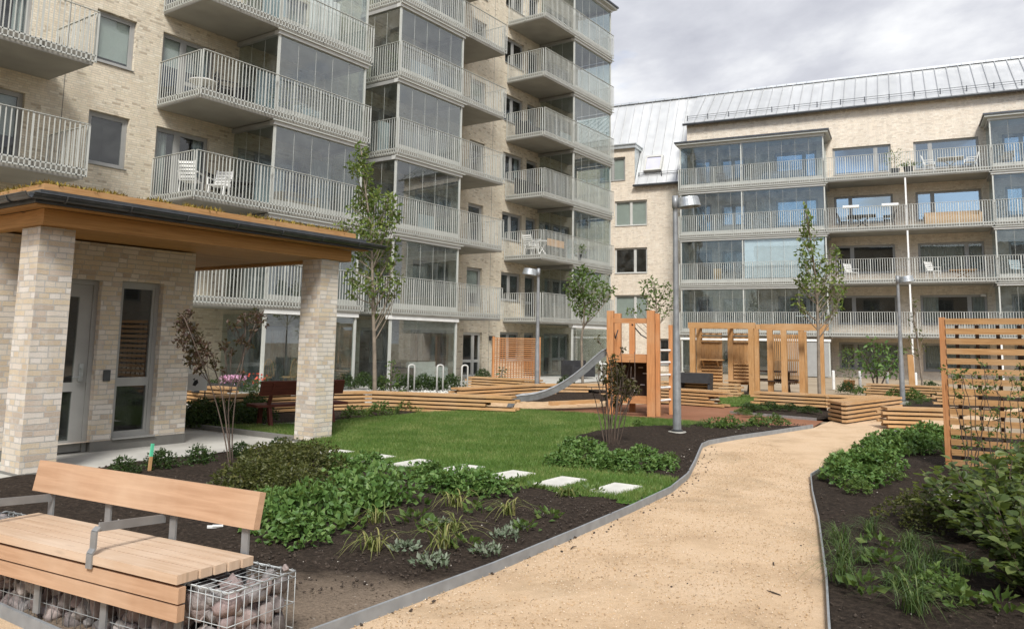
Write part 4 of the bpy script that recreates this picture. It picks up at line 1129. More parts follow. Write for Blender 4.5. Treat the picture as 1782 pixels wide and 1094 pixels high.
# ------------------------------------------------------------------ gabion bench in front
BL, BA = Vector((2.35, 3.54, 0)), .1
G_ = thing('gabion', 'wire basket full of reddish grey stones under the near timber bench', 'gabion', BL, BA)
gx0, gx1, gy0, gy1, gz = .095, .53, -.25, 2.35, .40
wm = MB()
def gab_wires(yk0, yk1, step=.052, r=.0019):
    n = int(round((yk1 - yk0) / step))
    for i in range(n + 1):
        y_ = yk0 + (yk1 - yk0) * i / n
        for x_ in (gx0, gx1): wm.tube([(x_, y_, 0), (x_, y_, gz)], r, 5)
        wm.tube([(gx0, y_, gz), (gx1, y_, gz)], r, 5)
    for z_ in (.02, .125, .25, .375, gz):
        for x_ in (gx0, gx1): wm.tube([(x_, yk0, z_), (x_, yk1, z_)], r * 1.15, 5)
    for x_ in np.linspace(gx0, gx1, 5): wm.tube([(x_, yk0, gz + .004), (x_, yk1, gz + .004)], r * 1.15, 5)
gab_wires(gy0, gy1)
for y_ in (gy0, gy1):
    for x_ in np.linspace(gx0, gx1, 10): wm.tube([(x_, y_, 0), (x_, y_, gz)], .0022, 5)
    for z_ in (.02, .125, .25, .375): wm.tube([(gx0, y_, z_), (gx1, y_, z_)], .0026, 5)
rim = [(gx0, gy0, gz + .004), (gx1, gy0, gz + .004), (gx1, gy1, gz + .004), (gx0, gy1, gz + .004), (gx0, gy0, gz + .004)]
for i in range(4):
    a_, b_ = Vector(rim[i]), Vector(rim[i + 1]); n = int((b_ - a_).length / .012); pp = []
    dv = (b_ - a_).normalized(); sd = Vector((-dv.y, dv.x, 0))
    for j in range(n + 1):
        t = j / n; an = j * .9
        pp.append(a_.lerp(b_, t) + sd * math.cos(an) * .007 + Vector((0, 0, math.sin(an) * .007)))
    wm.tube(pp, .0022, 4); wm.tube([a_, b_], .0035, 6)
wm.build('basket', MAT['wire'], G_, smooth=True)
mst, nst, bst = new_mat('granite', rough=.85, spec=.3)
ost = tex(nst); ri = nst.n('ShaderNodeNewGeometry').outputs['Random Per Island']
sc = nst.ramp(ri, [(0, (.13, .115, .11)), (.3, (.21, .16, .15)), (.55, (.18, .175, .17)), (.8, (.26, .205, .19)), (1, (.30, .275, .255))])
nst.set(bst.inputs['Base Color'], nst.mix(.6, sc, nst.ramp(nst.noise(ost, 30, 7, .7), [(.3, .35), (.7, .95)]), 'OVERLAY'))
nst.set(bst.inputs['Normal'], nst.bump(nst.noise(ost, 34, 8, .7), .8, .012)); MAT['granite'] = mst
import bmesh
def rock_mesh(name, spots, mat, parent=None):
    V, Fc = [], []
    for (c, r) in spots:
        bm_ = bmesh.new(); bmesh.ops.create_icosphere(bm_, subdivisions=2, radius=1)
        off = Vector((random.random() * 50, random.random() * 50, random.random() * 50))
        planes = [(Vector((random.gauss(0, 1), random.gauss(0, 1), random.gauss(0, 1))).normalized(), random.uniform(.42, .8)) for _ in range(11)]
        q = Matrix.Rotation(random.uniform(0, 6), 3, Vector((random.random(), random.random(), random.random() + .1)).normalized())
        sq = Vector((random.uniform(.8, 1.25), random.uniform(.75, 1.1), random.uniform(.6, .95)))
        b0 = len(V)
        for vv in bm_.verts:
            p_ = vv.co.copy()
            for (pn_, pd) in planes:
                e_ = p_.dot(pn_) - pd
                if e_ > 0: p_ -= pn_ * e_
            p_ *= 1.25 + .25 * mnoise.fractal(p_ * 1.6 + off, 1, 2, 3)
            p_ = q @ Vector((p_.x * sq.x, p_.y * sq.y, p_.z * sq.z)) * r + c
            V.append(tuple(p_))
        Fc += [tuple(b0 + vv.index for vv in f_.verts) for f_ in bm_.faces]
        bm_.free()
    return np_mesh(name, np.array(V), np.array(Fc), mat, parent)
spots = []
rs = random.Random(5)
def pack(n, xr, yr, zr, r0, r1, dmin=1.25):
    t = 0
    while n and t < 30000:
        t += 1; r = rs.uniform(r0, r1); c = Vector((rs.uniform(*xr), rs.uniform(*yr), rs.uniform(*zr)))
        if all((c - s).length > (r + q) * dmin * .62 for s, q in spots): spots.append((c, r)); n -= 1
for z_ in (.06, .15, .24, .335):
    for x_ in np.linspace(gx0 + .05, gx1 - .052, 5): spots.append((Vector((x_ + rs.uniform(-.012, .012), gy0 + .058 + rs.uniform(0, .02), z_ + rs.uniform(-.012, .012))), rs.uniform(.045, .068)))
for y_ in np.linspace(gy0 + .16, gy1 - .06, 26):
    for z_ in (.06, .16, .26): spots.append((Vector((gx0 + .058 + rs.uniform(0, .02), y_ + rs.uniform(-.015, .015), z_ + rs.uniform(-.012, .012))), rs.uniform(.045, .068)))
pack(420, (gx0 + .042, gx1 - .042), (gy0 + .045, gy1 - .05), (.04, gz - .045), .045, .075, .74)
pack(620, (gx0 + .028, gx1 - .028), (gy0 + .028, gy1 - .03), (.025, gz - .025), .024, .042, .74)
st = rock_mesh('stones', spots, MAT['granite'], G_); st['kind'] = 'stuff'
o = rock_mesh('loose_stone', [(Vector((0, 0, 0)), .02)], MAT['granite']); o.location = (2.862, 3.375, .42)
tag(o, 'small pinkish stone lying on the wire rim of the gabion', 'stone')

B = thing('bench', 'light timber bench with slanted backrest and steel armrests on a stone-filled gabion', 'bench', BL, BA)
y0, y1 = 0.0, 1.86
for (a, b) in ((0, .119), (.128, .198), (.207, .277), (.286, .355), (.364, .435)):
    m_ = MB(); m_.box(a, b, y0 - .045 * (b - .1) / .35, y1, .426, .47); m_.build('seat_plank', MAT['larch_seat'], B, bevel=.004)
for (a, b) in ((.336, .409), (.253, .326)):
    m_ = MB(); m_.box(.008, .05, y0 - .008, y1 + .02, a, b); m_.build('front_plank', MAT['larch_bench'], B, bevel=.004)
m_ = MB(); c = Vector((.455, .935, .693)); tl = Vector((.18, 0, .98)).normalized()
m_.hexa(c, Vector((0, .985, 0)), Vector((tl.z, 0, -tl.x)) * .021, tl * .094); m_.build('backrest', MAT['larch_bench'], B, bevel=.004)
for y_ in (.04, .61, 1.19, 1.76):
    m_ = MB(); m_.bar((.452, y_, .30), (.452, y_, .62), .05, .012, upv=(1, 0, 0)); m_.bar((.452, y_, .60), (.49, y_, .76), .05, .010, upv=(1, 0, 0)); m_.bar((.06, y_, .418), (.452, y_, .418), .05, .012); m_.bar((.062, y_, .08), (.062, y_, .412), .05, .012, upv=(1, 0, 0)); m_.build('bracket', MAT['galv_dull'], B)
for y_ in (.665, 1.74):
    m_ = MB()
    pth = [(-.004, y_, .405), (-.004, y_, .478), (.012, y_, .50), (.012, y_, .585), (.035, y_, .603), (.44, y_, .575)]
    for i in range(len(pth) - 1): m_.bar(pth[i], pth[i + 1], .045, .010, upv=(0, 1, 0) if False else (1, 0, 0.01))
    m_.build('armrest', MAT['galv_dull'], B, bevel=.002)
gr = at(258, 832)
m_ = MB(); m_.bar((0, 0, -.02), (.015, 0, .24), .028, .028, mi=0); m_.bar((.015, 0, .24), (.024, 0, .38), .0285, .0285, mi=1)
MAT['marker'] = mat_varied('green_marker_paint', (.10, .52, .30), .6, var=.1)
o = m_.build('marking_stake', [MAT['larch_pale'], MAT['marker']]); o.location = gr
tag(o, 'thin wooden survey stake with green painted top in the soil behind the bench', 'stake')
m_ = MB(); m_.box(-.06, .05, -.02, .02, 0, .012); m_.box(-.02, .06, -.025, .01, .0125, .02)
g2 = at(373, 934); o = m_.build('plastic_label', MAT['white_metal'], bevel=.003); o.location = (g2.x, g2.y, .075); o.rotation_euler = (.1, .05, -.6)
tag(o, 'white scrap lying on the soil behind the bench', 'scrap')

# ------------------------------------------------------------------ dark red bench on the lawn edge
RB = thing('park_bench', 'dark red bench seen from behind beyond the lawn and brick column', 'bench', (9.78, 11.42, .03), math.atan2(-.27, .96))
m_ = MB(); m_.box(-.86, .86, -.26, .22, .37, .415); m_.build('seat', MAT['red_bench'], RB, bevel=.006)
m_ = MB(); c = Vector((-.08, -.36, .70)); t_ = Vector((0, -.28, .96)).normalized()
m_.hexa(c, Vector((.78, 0, 0)), Vector((0, t_.z, -t_.y)) * .022, t_ * .125); m_.build('backrest', MAT['red_bench'], RB, bevel=.006)
for x_ in (-.64, .52):
    m_ = MB(); m_.bar((x_, -.2, .37), (x_, -.31, .58), .07, .04, upv=(1, 0, 0)); m_.bar((x_, -.29, .55), (x_, -.40, .8), .07, .03, upv=(1, 0, 0)); m_.build('back_support', MAT['red_bench'], RB)
for x_ in (-.62, .55):
    for yy, sl in ((-.2, -.12), (.16, .05)):
        m_ = MB(); m_.bar((x_, yy, .37), (x_, yy + sl, -.02), .08, .06, upv=(1, 0, 0)); m_.build('leg', MAT['red_bench'], RB)
m_ = MB(); m_.box(-1.05, 1.05, -.42, .34, -.03, .03); o = m_.build('paving', MAT['paving']); o.location = RB.location; o.rotation_euler = RB.rotation_euler; o['kind'] = 'structure'
o.location.z = .03

# ------------------------------------------------------------------ lamps
def lamp(g, h, dirv, label, r0=.072, r1=.042, hs=1.0):
    t = thing('street_lamp', label, 'street lamp', g, math.atan2(dirv.y, dirv.x), 'steel garden lamps')
    m = MB(); m.lathe([(0, .085), (.15, .085), (.16, .07), (.16, -.05)], n=24); m.build('footing', MAT['concrete'], t, smooth=False)
    m = MB(); m.lathe([(.095, .086), (.095, .115), (.07, .118)], n=20); m.build('flange', MAT['gutter'], t)
    m = MB(); m.lathe([(r0, .116), (r0, .4), (r0 * .97, 1.1), (r0 * .93, 1.12), (r1 * 1.15, 2.2), (r1, h - .3), (r1, h - .22), (r1 + .012, h - .215), (r1 + .012, h - .0), (0, h + .005)], n=18)
    m.build('pole', MAT['galv_dull'], t, smooth=True)
    m = MB()
    prof = [(.0, .085), (.165, .083), (.178, .075), (.182, .06), (.205, -.085), (.20, -.095), (.19, -.09), (.18, -.03), (0, -.03)]
    m.lathe([(a * hs, b * hs) for a, b in prof], (0, 0, 0), 28)
    m.xform(Matrix.Translation((.235 * hs, 0, h - .10)) @ Matrix.Rotation(math.radians(-7), 4, 'Y') @ Matrix.Diagonal((1.0, .9, 1, 1)))
    m.bar((0, 0, h - .1), (.12, 0, h - .09), .05, .08)
    m.build('lamp_head', MAT['galv'], t, smooth=False)
    return t
lamp((13.0, 5.54, .04), 4.15, Vector((.57, -.82, 0)), 'tall galvanised lamp standing in the dark soil bed beside the play tower')
lamp((19.47, 12.57, .0), 3.72, Vector((-.57, .82, 0)), 'grey lamp behind the slide, in front of the brown lattice screen', hs=1.05)
lamp((25.39, 3.94, .0), 3.68, Vector((.3, -.95, 0)), 'grey lamp between the corner planter and the long balconied house')

# ------------------------------------------------------------------ stacked-timber planters
def planter(name_label, tops, depth, group, zt=.42, layers=5, flip=1, stagger=True, seed=0):
    rp = random.Random(seed)
    c = sum((Vector((p[0], p[1], 0)) for p in tops), Vector()) / len(tops)
    t = thing('planter', name_label, 'planter', (c.x, c.y, 0), 0, group)
    pts = [Vector((p[0], p[1], 0)) - c for p in tops]
    core = MB()
    for i in range(len(pts) - 1):
        a, b = pts[i], pts[i + 1]; d = (b - a).normalized(); n = Vector((-d.y, d.x, 0)) * flip
        pitch = .084
        m = MB()
        for k in range(layers):
            z = zt - .026 - k * pitch - .003 * (i % 2)
            ex = (.05 + .09 * (k % 2)) * (1 if stagger else 0)
            e0 = -d * (ex if i == 0 else .05); e1 = d * (ex if i == len(pts) - 2 else .05)
            if k and stagger and rp.random() < .25 and k > 1: e1 = -d * rp.uniform(.2, .6) if i == len(pts) - 2 else e1
            if k == 0:
                nb = 3; w_ = depth / nb
                for q in range(nb):
                    o_ = n * (w_ * (q + .5))
                    m.bar(a + e0 + o_ + Vector((0, 0, z)), b + e1 + o_ + Vector((0, 0, z)), w_ - .006, .05)
            else:
                for o_ in (n * .05, n * (depth - .05)):
                    m.bar(a + e0 + o_ + Vector((0, 0, z)), b + e1 + o_ + Vector((0, 0, z)), .095, .052)
        m.build('timber_stack', MAT['larch_pale'], t, bevel=.004)
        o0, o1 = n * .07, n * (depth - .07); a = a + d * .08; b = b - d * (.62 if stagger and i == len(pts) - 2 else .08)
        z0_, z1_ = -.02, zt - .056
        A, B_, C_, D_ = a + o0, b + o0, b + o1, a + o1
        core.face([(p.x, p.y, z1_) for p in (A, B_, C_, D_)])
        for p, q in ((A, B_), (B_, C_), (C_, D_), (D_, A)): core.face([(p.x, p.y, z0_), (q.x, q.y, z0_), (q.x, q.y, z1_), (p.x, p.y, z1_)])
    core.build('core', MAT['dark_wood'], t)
    return t
gp = 'stacked timber planters around the garden'
A2 = lambda x, y, z=.42: tuple(at(x, y, z)[:2])
planter('long stacked timber planter running behind the dark red bench and the lawn', [A2(362, 689), A2(515, 683), A2(640, 681), A2(886, 690)], .42, gp, seed=1)
planter('short timber planter behind the pavilion wall, under the pink flowers', [A2(300, 668), A2(383, 674)], .42, gp, seed=2)
planter('long timber planter passing behind the slide and its lamp', [A2(807, 675), A2(933, 669), A2(976, 668), A2(1060, 669)], .40, gp, seed=3)
planter('timber planter beside the play tower ladder, ending at the small lawn', [A2(1120, 673), A2(1254, 681)], .42, gp, seed=4)
planter('timber planter in front of the shelter with the black box behind it', [A2(1150, 663), A2(1282, 668)], .42, gp, seed=5)
planter('angled timber planter at the path corner, with end boards facing the path', [A2(1315, 681), A2(1440, 687), A2(1540, 690)], .36, gp, seed=6, layers=4)
def block(label, foot, zt, group, layers=5, pitch=.088):
    c = sum((Vector((p[0], p[1], 0)) for p in foot), Vector()) / len(foot)
    t = thing('planter', label, 'planter', (c.x, c.y, 0), 0, group)
    q = [Vector((p[0], p[1], 0)) - c for p in foot]; n = len(q)
    sgn = 1 if sum(q[i].x * q[(i + 1) % n].y - q[(i + 1) % n].x * q[i].y for i in range(n)) > 0 else -1
    m = MB()
    for k in range(layers):
        z = zt - .026 - k * pitch
        for i in range(n):
            a, b = q[i], q[(i + 1) % n]; d = (b - a).normalized(); nn = Vector((-d.y, d.x, 0)) * sgn
            m.bar(a + nn * .05 + Vector((0, 0, z)), b - d * .102 + nn * .05 + Vector((0, 0, z)), .098, .052)
    m.build('timber_stack', MAT['larch_pale'], t, bevel=.004)
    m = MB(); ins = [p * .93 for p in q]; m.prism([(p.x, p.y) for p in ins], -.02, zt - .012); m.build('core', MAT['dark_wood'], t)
    m = MB(); a, b = q[1], q[2]; dd, ee = q[0], q[3]
    for j in range(6):
        f0, f1 = j / 6 + .01, (j + 1) / 6 - .01
        l0, l1 = a.lerp(dd, f0), a.lerp(dd, f1); r0, r1 = b.lerp(ee, f0), b.lerp(ee, f1)
        pts = [l0.lerp(r0, .03), r0.lerp(l0, .03), r1.lerp(l1, .03), l1.lerp(r1, .03)]
        m.face([(p.x, p.y, zt + .004) for p in pts], [(0, f0), ((b - a).length, f0), ((b - a).length, f1), (0, f1)])
    m.build('seat_boards', MAT['larch_pale'], t)
    return t
_a, _b, _c = A2(1440, 697), A2(1472, 702), A2(1570, 691)
block('deep timber bench block at the path corner, its slatted faces towards the gravel', [_a, _b, _c, (_c[0] + .28, _c[1] + .62)], .43, gp)
planter('low timber bench block beside the slatted screen, across the path mouth', [A2(1549, 709), A2(1660, 712)], .45, gp, seed=8)
planter('far timber planter below the ground floor windows of the sand brick house', [A2(1510, 667), A2(1652, 673)], .42, gp, seed=9)
planter('short end of a timber planter seen beside the slatted screen post', [A2(1634, 683), A2(1690, 685)], .42, gp, seed=10, layers=4)
planter('reddish timber planter at the foot of the brown lattice screen', [A2(815, 655), A2(930, 661)], .4, gp, seed=11)

# ------------------------------------------------------------------ slatted screen on the right
SC = thing('slatted_screen', 'tall horizontal-slat timber screen with climbing stems at the right bed', 'screen', (12.36, 1.42, 0))
m = MB(); m.bar((0, -.035, 0), (0, -.035, 2.02), .075, .075); m.build('post', MAT['larch_red'], SC, bevel=.004)
for y_ in (-1.56,):
    m = MB(); m.bar((.0, y_, 0), (.0, y_, 2.0), .075, .075); m.build('post', MAT['larch_red'], SC, bevel=.004)
m = MB()
for i in range(15):
    z_ = 1.965 - i * .1335
    m.bar((-.045, -.078, z_), (-.045, -1.6, z_ + .002), .022, .078)
m.build('slats', MAT['larch'], SC, bevel=.002)
m = MB()
for i in range(6):
    y_ = -.2 - i * .24
    m.bar((.048, y_, .06), (.048, y_, 1.92), .045, .02, upv=(1, 0, 0))
m.build('battens', MAT['dark_wood'], SC)

# ------------------------------------------------------------------ lattice screen by the block wall
a_, b_ = Vector((24.3, 17.6, 0)), Vector((26.0, 16.75, 0))
d_ = (b_ - a_); Ln = d_.length
LS = thing('lattice_screen', 'square brown timber lattice screen dividing the terraces beside the slide lamp', 'screen', a_, math.atan2(d_.y, d_.x))
m = MB(); H_ = 1.72
for i in range(22): m.bar((0, -.02, .06 + i * H_ / 22), (Ln, -.02, .06 + i * H_ / 22), .018, .038)
m.build('slats', MAT['larch_red'], LS)
m = MB()
for i in range(17):
    full = i < 5
    m.bar((Ln * i / 16, .012, .05), (Ln * i / 16, .012, H_ if full or i == 16 else .85), .034, .018, upv=(0, 1, 0))
m.build('battens', MAT['larch_red'], LS)
for x_ in (-.05, Ln + .05):
    m = MB(); m.bar((x_, 0, 0), (x_, 0, H_ + .05), .07, .07); m.build('post', MAT['larch_red'], LS)

# ------------------------------------------------------------------ steel hoops and white posts
for (x, y), lb in zip(((715, 686), (765, 686), (808, 686)), ('behind the long planter, nearest the tall tree', 'behind the long planter, in the middle of three', 'beside the glazed terrace door')):
    g = at(x, 683); m = MB()
    dv = Vector((.9, -.43, 0)) * .10
    pth = [Vector((0, 0, -.02)) - dv, Vector((0, 0, .78)) - dv] + [Vector((0, 0, .78 + .06 * math.sin(PI * i / 6))) - dv * math.cos(PI * i / 6) for i in range(1, 6)] + [Vector((0, 0, .78)) + dv, Vector((0, 0, -.02)) + dv]
    m.tube(pth, .026, 8); o = m.build('steel_hoop', MAT['frame_light'], smooth=True); o.location = g
    tag(o, 'pale steel hoop ' + lb, 'hoop', 'steel hoops behind the long planter')
for (x, y), lb in zip(((1451, 677), (1497, 677), (1544, 668), (1594, 670), (1643, 673)), ('nearest the shelter', 'second from the shelter', 'between bushes behind the far planter', 'beside the upright plank', 'beside the slatted screen post')):
    g = at(x, y); g.z = 0; g = g * (min(1, 33 / g.length)); m = MB()
    m.lathe([(.055, 0), (.055, .66), (.045, .70), (0, .705)], n=14); o = m.build('post', MAT['white_metal'], smooth=False); o.name = 'bollard'; o.location = g
    tag(o, 'slim white bollard by the terraces, ' + lb, 'bollard', 'white bollards by the terraces')
g = at(1588, 672); g = g * (32 / g.length)
m = MB(); m.bar((0, 0, 0), (-.03, 0, 1.36), .2, .05); o = m.build('upright_plank', MAT['larch']); o.location = g; o.rotation_euler = (0, 0, -1.2)
tag(o, 'single orange timber plank standing upright by the far planter', 'plank')

# ------------------------------------------------------------------ play tower with slide
e1 = Vector((.30, -.954, 0)).normalized(); ang = math.atan2(e1.y, e1.x)
PT = thing('play_tower', 'stained timber play tower with ladder and steel slide on the rubber surface', 'play tower', (16.12, 8.48, 0), ang)
def post(x, y, h, w=.15, m_='larch_red'):
    m = MB(); m.bar((x, y, 0), (x, y, h), w, w); m.build('post', MAT[m_], PT, bevel=.008)
w_ = .93; dp_ = 1.05
post(.02, .05, 2.32); post(w_, .05, 2.33, .17); post(.02, dp_, 2.3); post(w_, dp_, 2.3); post(.36, dp_, 2.1, .13)
for a_ in (((.09, .03, 1.26), (w_ - .08, .03, 1.26), .06, .17), ((.09, .03, .36), (w_ - .08, .03, .36), .06, .17), ((.09, .03, 2.10), (w_ - .08, .03, 2.10), .05, .11),
    ((.0, .13, 1.26), (.0, dp_ - .08, 1.26), .05, .15), ((w_, .13, 1.26), (w_, dp_ - .08, 1.26), .05, .15), ((.1, dp_, 1.26), (w_ - .08, dp_, 1.26), .05, .15), ((w_, .13, 2.10), (w_, dp_ - .08, 2.10), .05, .1)):
    m = MB(); m.bar(*a_); m.build('cross_beam', MAT['larch_red'], PT, bevel=.005)
m = MB()
for i in range(8): m.bar((.08, .12 + i * .115, 1.335), (w_ - .07, .12 + i * .115, 1.335), .108, .03)
m.build('platform', MAT['larch_red'], PT)
m = MB(); m.box(.06, w_ - .05, .62, .65, .28, 1.18); pn_ = m.build('climbing_panel', MAT['dark_wood'], PT)
for x_, z_ in ((.62, 1.05), (.72, .92), (.45, .8), (.66, .66), (.5, .52)):
    m = MB(); m.box(x_ - .05, x_ + .05, .585, .618, z_ - .012, z_ + .012); m.build('hand_hold', MAT['white_metal'], pn_)
for y_ in (.22, .80):
    m = MB(); m.bar((w_ + .05 + y_ * .38, y_, 0), (w_ + .05 + y_ * .38, y_, 2.15 - .12 * (y_ > .5)), .09, .11); m.build('ladder_rail', MAT['larch_red'], PT, bevel=.006)
for z_ in (.34, .62, .90, 1.18, 1.45):
    m = MB(); m.tube([(w_ + .134, .22, z_), (w_ + .354, .80, z_)], .026, 8); m.build('rung', MAT['white_metal'], PT)
m = MB()
for i, h_ in enumerate((1.55, 1.75, 1.62, 1.5)): m.bar((w_ + .46, dp_ + .05 + i * .14, .02), (w_ + .46, dp_ + .05 + i * .14, h_), .12, .035, upv=(1, 0, 0))
m.build('side_boards', MAT['larch_pale'], PT)
m = MB(); m.tube([(.36, dp_ - .08, 2.05), (.55, dp_ + .1, 1.8), (.85, dp_ + .2, 1.62)], .014, 6); m.build('rope', MAT['black'], PT)
m = MB(); m.tube([(.05, .2, 1.95), (.05, .5, 1.7), (.05, .85, 1.9)], .014, 6); m.build('rope', MAT['black'], PT)
m = MB(); m.tube([(-.02, .22, 1.36), (-.02, .22, 2.05)], .016, 6); m.build('grab_bar', MAT['galv'], PT)
# slide: swept U section, leaving the tower on its left side
end = Vector((15.42, 10.62, 0)); st_ = Vector((16.12, 8.48, 0)) + e1 * -.03 + Vector((-e1.y, e1.x, 0)) * .42
dv = (end - st_); SLn = dv.length; dv.normalize(); nv = Vector((-dv.y, dv.x, 0))
prof = [(0, 1.36), (.06, 1.30), (.14, 1.14), (.24, .93), (.34, .745), (.44, .585), (.54, .455), (.64, .355), (.74, .285), (.83, .25), (.90, .235), (.95, .21), (.985, .14), (1.0, .05)]
sec = [(-.23, .14), (-.21, .14), (-.19, .015), (.19, .015), (.21, .14), (.23, .14), (.2, 0), (-.2, 0)]
sl = MB(); rings = []
for i, (t, z) in enumerate(prof):
    a = prof[max(0, i - 1)]; b = prof[min(len(prof) - 1, i + 1)]
    tz = Vector((0, 0, 0)) + dv * ((b[0] - a[0]) * SLn) + Vector((0, 0, b[1] - a[1])); tz.normalize()
    un = nv.cross(tz) * -1 if nv.cross(tz).z < 0 else nv.cross(tz)
    c = st_ + dv * (t * SLn) + Vector((0, 0, z))
    rings.append([c + nv * q[0] + un * q[1] * (1 if i < len(prof) - 2 else .8) for q in sec])
for i in range(len(rings) - 1):
    for k in range(8):
        k2 = (k + 1) % 8
        sl.face([rings[i][k], rings[i][k2], rings[i + 1][k2], rings[i + 1][k]])
sl.face(rings[0]); sl.face(rings[-1][::-1])
for sgn in (0, 4):
    sl.tube([(r[sgn] + r[sgn + 1]) / 2 for r in rings], .018, 6)
so = sl.build('slide', MAT['galv_dull'])
so.parent = PT; so.matrix_parent_inverse = (Matrix.Translation(PT.location) @ Matrix.Rotation(ang, 4, 'Z')).inverted()
m = MB(); m.bar(tuple(at(958, 706)), tuple(at(1040, 702)), .16, .12); o = m.build('timber_log', MAT['larch_pale'], bevel=.02); o.location.z = .05
tag(o, 'pale squared log edging the sand behind the slide', 'log')

# ------------------------------------------------------------------ timber shelter with slatted walls
SH = thing('pergola', 'orange timber pergola shelter with slatted back wall and shelf in front of the far house', 'pergola', (26.0, 8.47, 0), math.atan2(RD.y, RD.x))
def bars(name, lst, mat='larch', bev=.006, parent=None):
    m = MB()
    for a in lst: m.bar(*a[:4], **(a[4] if len(a) > 4 else {}))
    return m.build(name, MAT[mat], parent or SH, bevel=bev)
HW = 1.92; HD = -1.0      # local x along the front (leftwards in the photo), local y = -depth away from the viewer
for x_, y_ in ((0, 0), (HW, 0), (0, HD), (HW, HD), (.85, HD)):
    bars('post', [((x_, y_, -.1), (x_, y_, 2.14), .17, .17)])
bars('beam', [((-.14, 0, 2.235), (HW + .14, 0, 2.235), .15, .19)]); bars('beam', [((-.14, HD, 2.22), (HW + .14, HD, 2.22), .15, .16)])
bars('rafters', [((x_, -.08, 2.24), (x_, HD + .08, 2.24), .06, .09) for x_ in np.linspace(.12, HW - .12, 9)])
for zs_ in ((.3, .41, .52, .63, .74, .85, .96), (1.72, 1.84, 1.96)):
    bars('back_slats', [((1.13, HD + .07, z_), (HW - .09, HD + .07, z_), .07, .055) for z_ in zs_], bev=0)
    bars('back_slats', [((.1, HD + .07, z_), (.74, HD + .07, z_), .07, .055) for z_ in zs_], bev=0)
bars('back_boards', [((x_, HD + .02, .2), (x_, HD + .02, 1.68), .115, .022, dict(upv=(0, 1, 0))) for x_ in np.arange(1.19, HW - .08, .12)] + [((x_, HD + .02, .3), (x_, HD + .02, 1.68), .115, .022, dict(upv=(0, 1, 0))) for x_ in np.arange(.13, .76, .12)], bev=0)
shf = bars('shelf', [((1.05, HD + .22, 1.08), (HW - .09, HD + .22, 1.08), .30, .035)])
for x_ in (1.25, 1.75): bars('bracket', [((x_, HD + .09, .86), (x_, HD + .34, 1.06), .05, .04)], parent=shf)
shf = bars('bench_board', [((.1, HD + .3, .40), (1.0, HD + .3, .40), .36, .04)]); bars('leg', [((.55, HD + .3, 0), (.55, HD + .3, .38), .12, .12)], parent=shf)
S2 = thing('pergola', 'open timber pergola frame of doubled posts beside the slatted shelter', 'pergola', (27.6, 7.9, 0), math.atan2(RD.y, RD.x))
S2p = [(1342, 1.02), (1365, .0), (1397, 1.02), (1430, .0)]
loc2 = lambda p: (S2.matrix_basis.inverted() @ p)
def p_at(px, dist):
    g = at(px, 680); return g * (dist / g.length)
pp = [p_at(1342, 28.6), p_at(1366, 27.9), p_at(1397, 28.6), p_at(1431, 27.9)]
S2m = Matrix.Translation((27.6, 7.9, 0)) @ Matrix.Rotation(math.atan2(RD.y, RD.x), 4, 'Z')
q = [S2m.inverted() @ p for p in pp]
for p in q: bars('post', [((p.x, p.y, -.1), (p.x, p.y, 2.14), .18, .15)], parent=S2)
bars('beam', [((q[0].x + .3, q[0].y, 2.22), (q[2].x - .25, q[2].y, 2.21), .12, .21)], parent=S2); bars('beam', [((q[1].x + .25, q[1].y, 2.22), (q[3].x - .25, q[3].y, 2.21), .12, .21)], parent=S2)
xx0, xx1 = q[0].x, q[3].x
yb = q[0].y - 1.3
bars('post', [((q[1].x - .45, yb, -.1), (q[1].x - .45, yb, 2.1), .14, .14)], parent=S2)
rs2 = random.Random(2)
bars('vertical_slats', [((q[0].x + .25 - i * .065, yb, .25 + rs2.uniform(0, .05)), (q[0].x + .25 - i * .065 + .01, yb, 2.0), .045, .03, dict(upv=(0, 1, 0))) for i in range(17)] + [((q[0].x + .3, yb - .02, z_), (q[0].x - .8, yb - .02, z_), .03, .06) for z_ in (.35, 1.1, 1.95)], 'larch', 0, parent=S2)
TB = thing('picnic_table', 'dark timber picnic table inside the pergola', 'table', S2m @ Vector((q[0].x + .15, q[0].y - .55, 0)), math.atan2(RD.y, RD.x))
m = MB(); m.box(-.9, .9, -.38, .38, .70, .74); m.build('table_top', MAT['dark_wood'], TB)
for x_ in (-.65, .65):
    m = MB(); m.bar((x_, -.3, 0), (x_, .2, .7), .07, .05, upv=(1, 0, 0)); m.bar((x_, .3, 0), (x_, -.2, .7), .07, .05, upv=(1, 0, 0)); m.build('leg', MAT['dark_wood'], TB)
for y_ in (-.75, .48):
    m = MB(); m.box(-.9, .9, y_, y_ + .27, .40, .44); m.build('seat', MAT['dark_wood'], TB)
for x_ in (-.65, .65):
    m = MB(); m.bar((x_, -.7, .37), (x_, .7, .37), .05, .06); m.build('seat_support', MAT['dark_wood'], TB)
g = at(1211, 664, .3); g = Vector((g.x, g.y, 0))
BX = thing('planter_box', 'black rectangular planter on legs behind the timber planters beside the lamp', 'planter box', g * (25.5 / g.length), math.atan2(RD.y, RD.x))
m = MB(); m.box(-.48, .48, -.25, .25, .42, .72); m.build('box', MAT['black'], BX, bevel=.01)
for x_ in (-.44, .44):
    m = MB(); m.box(x_ - .035, x_ + .035, -.22, .22, 0, .42); m.build('leg', MAT['black'], BX)
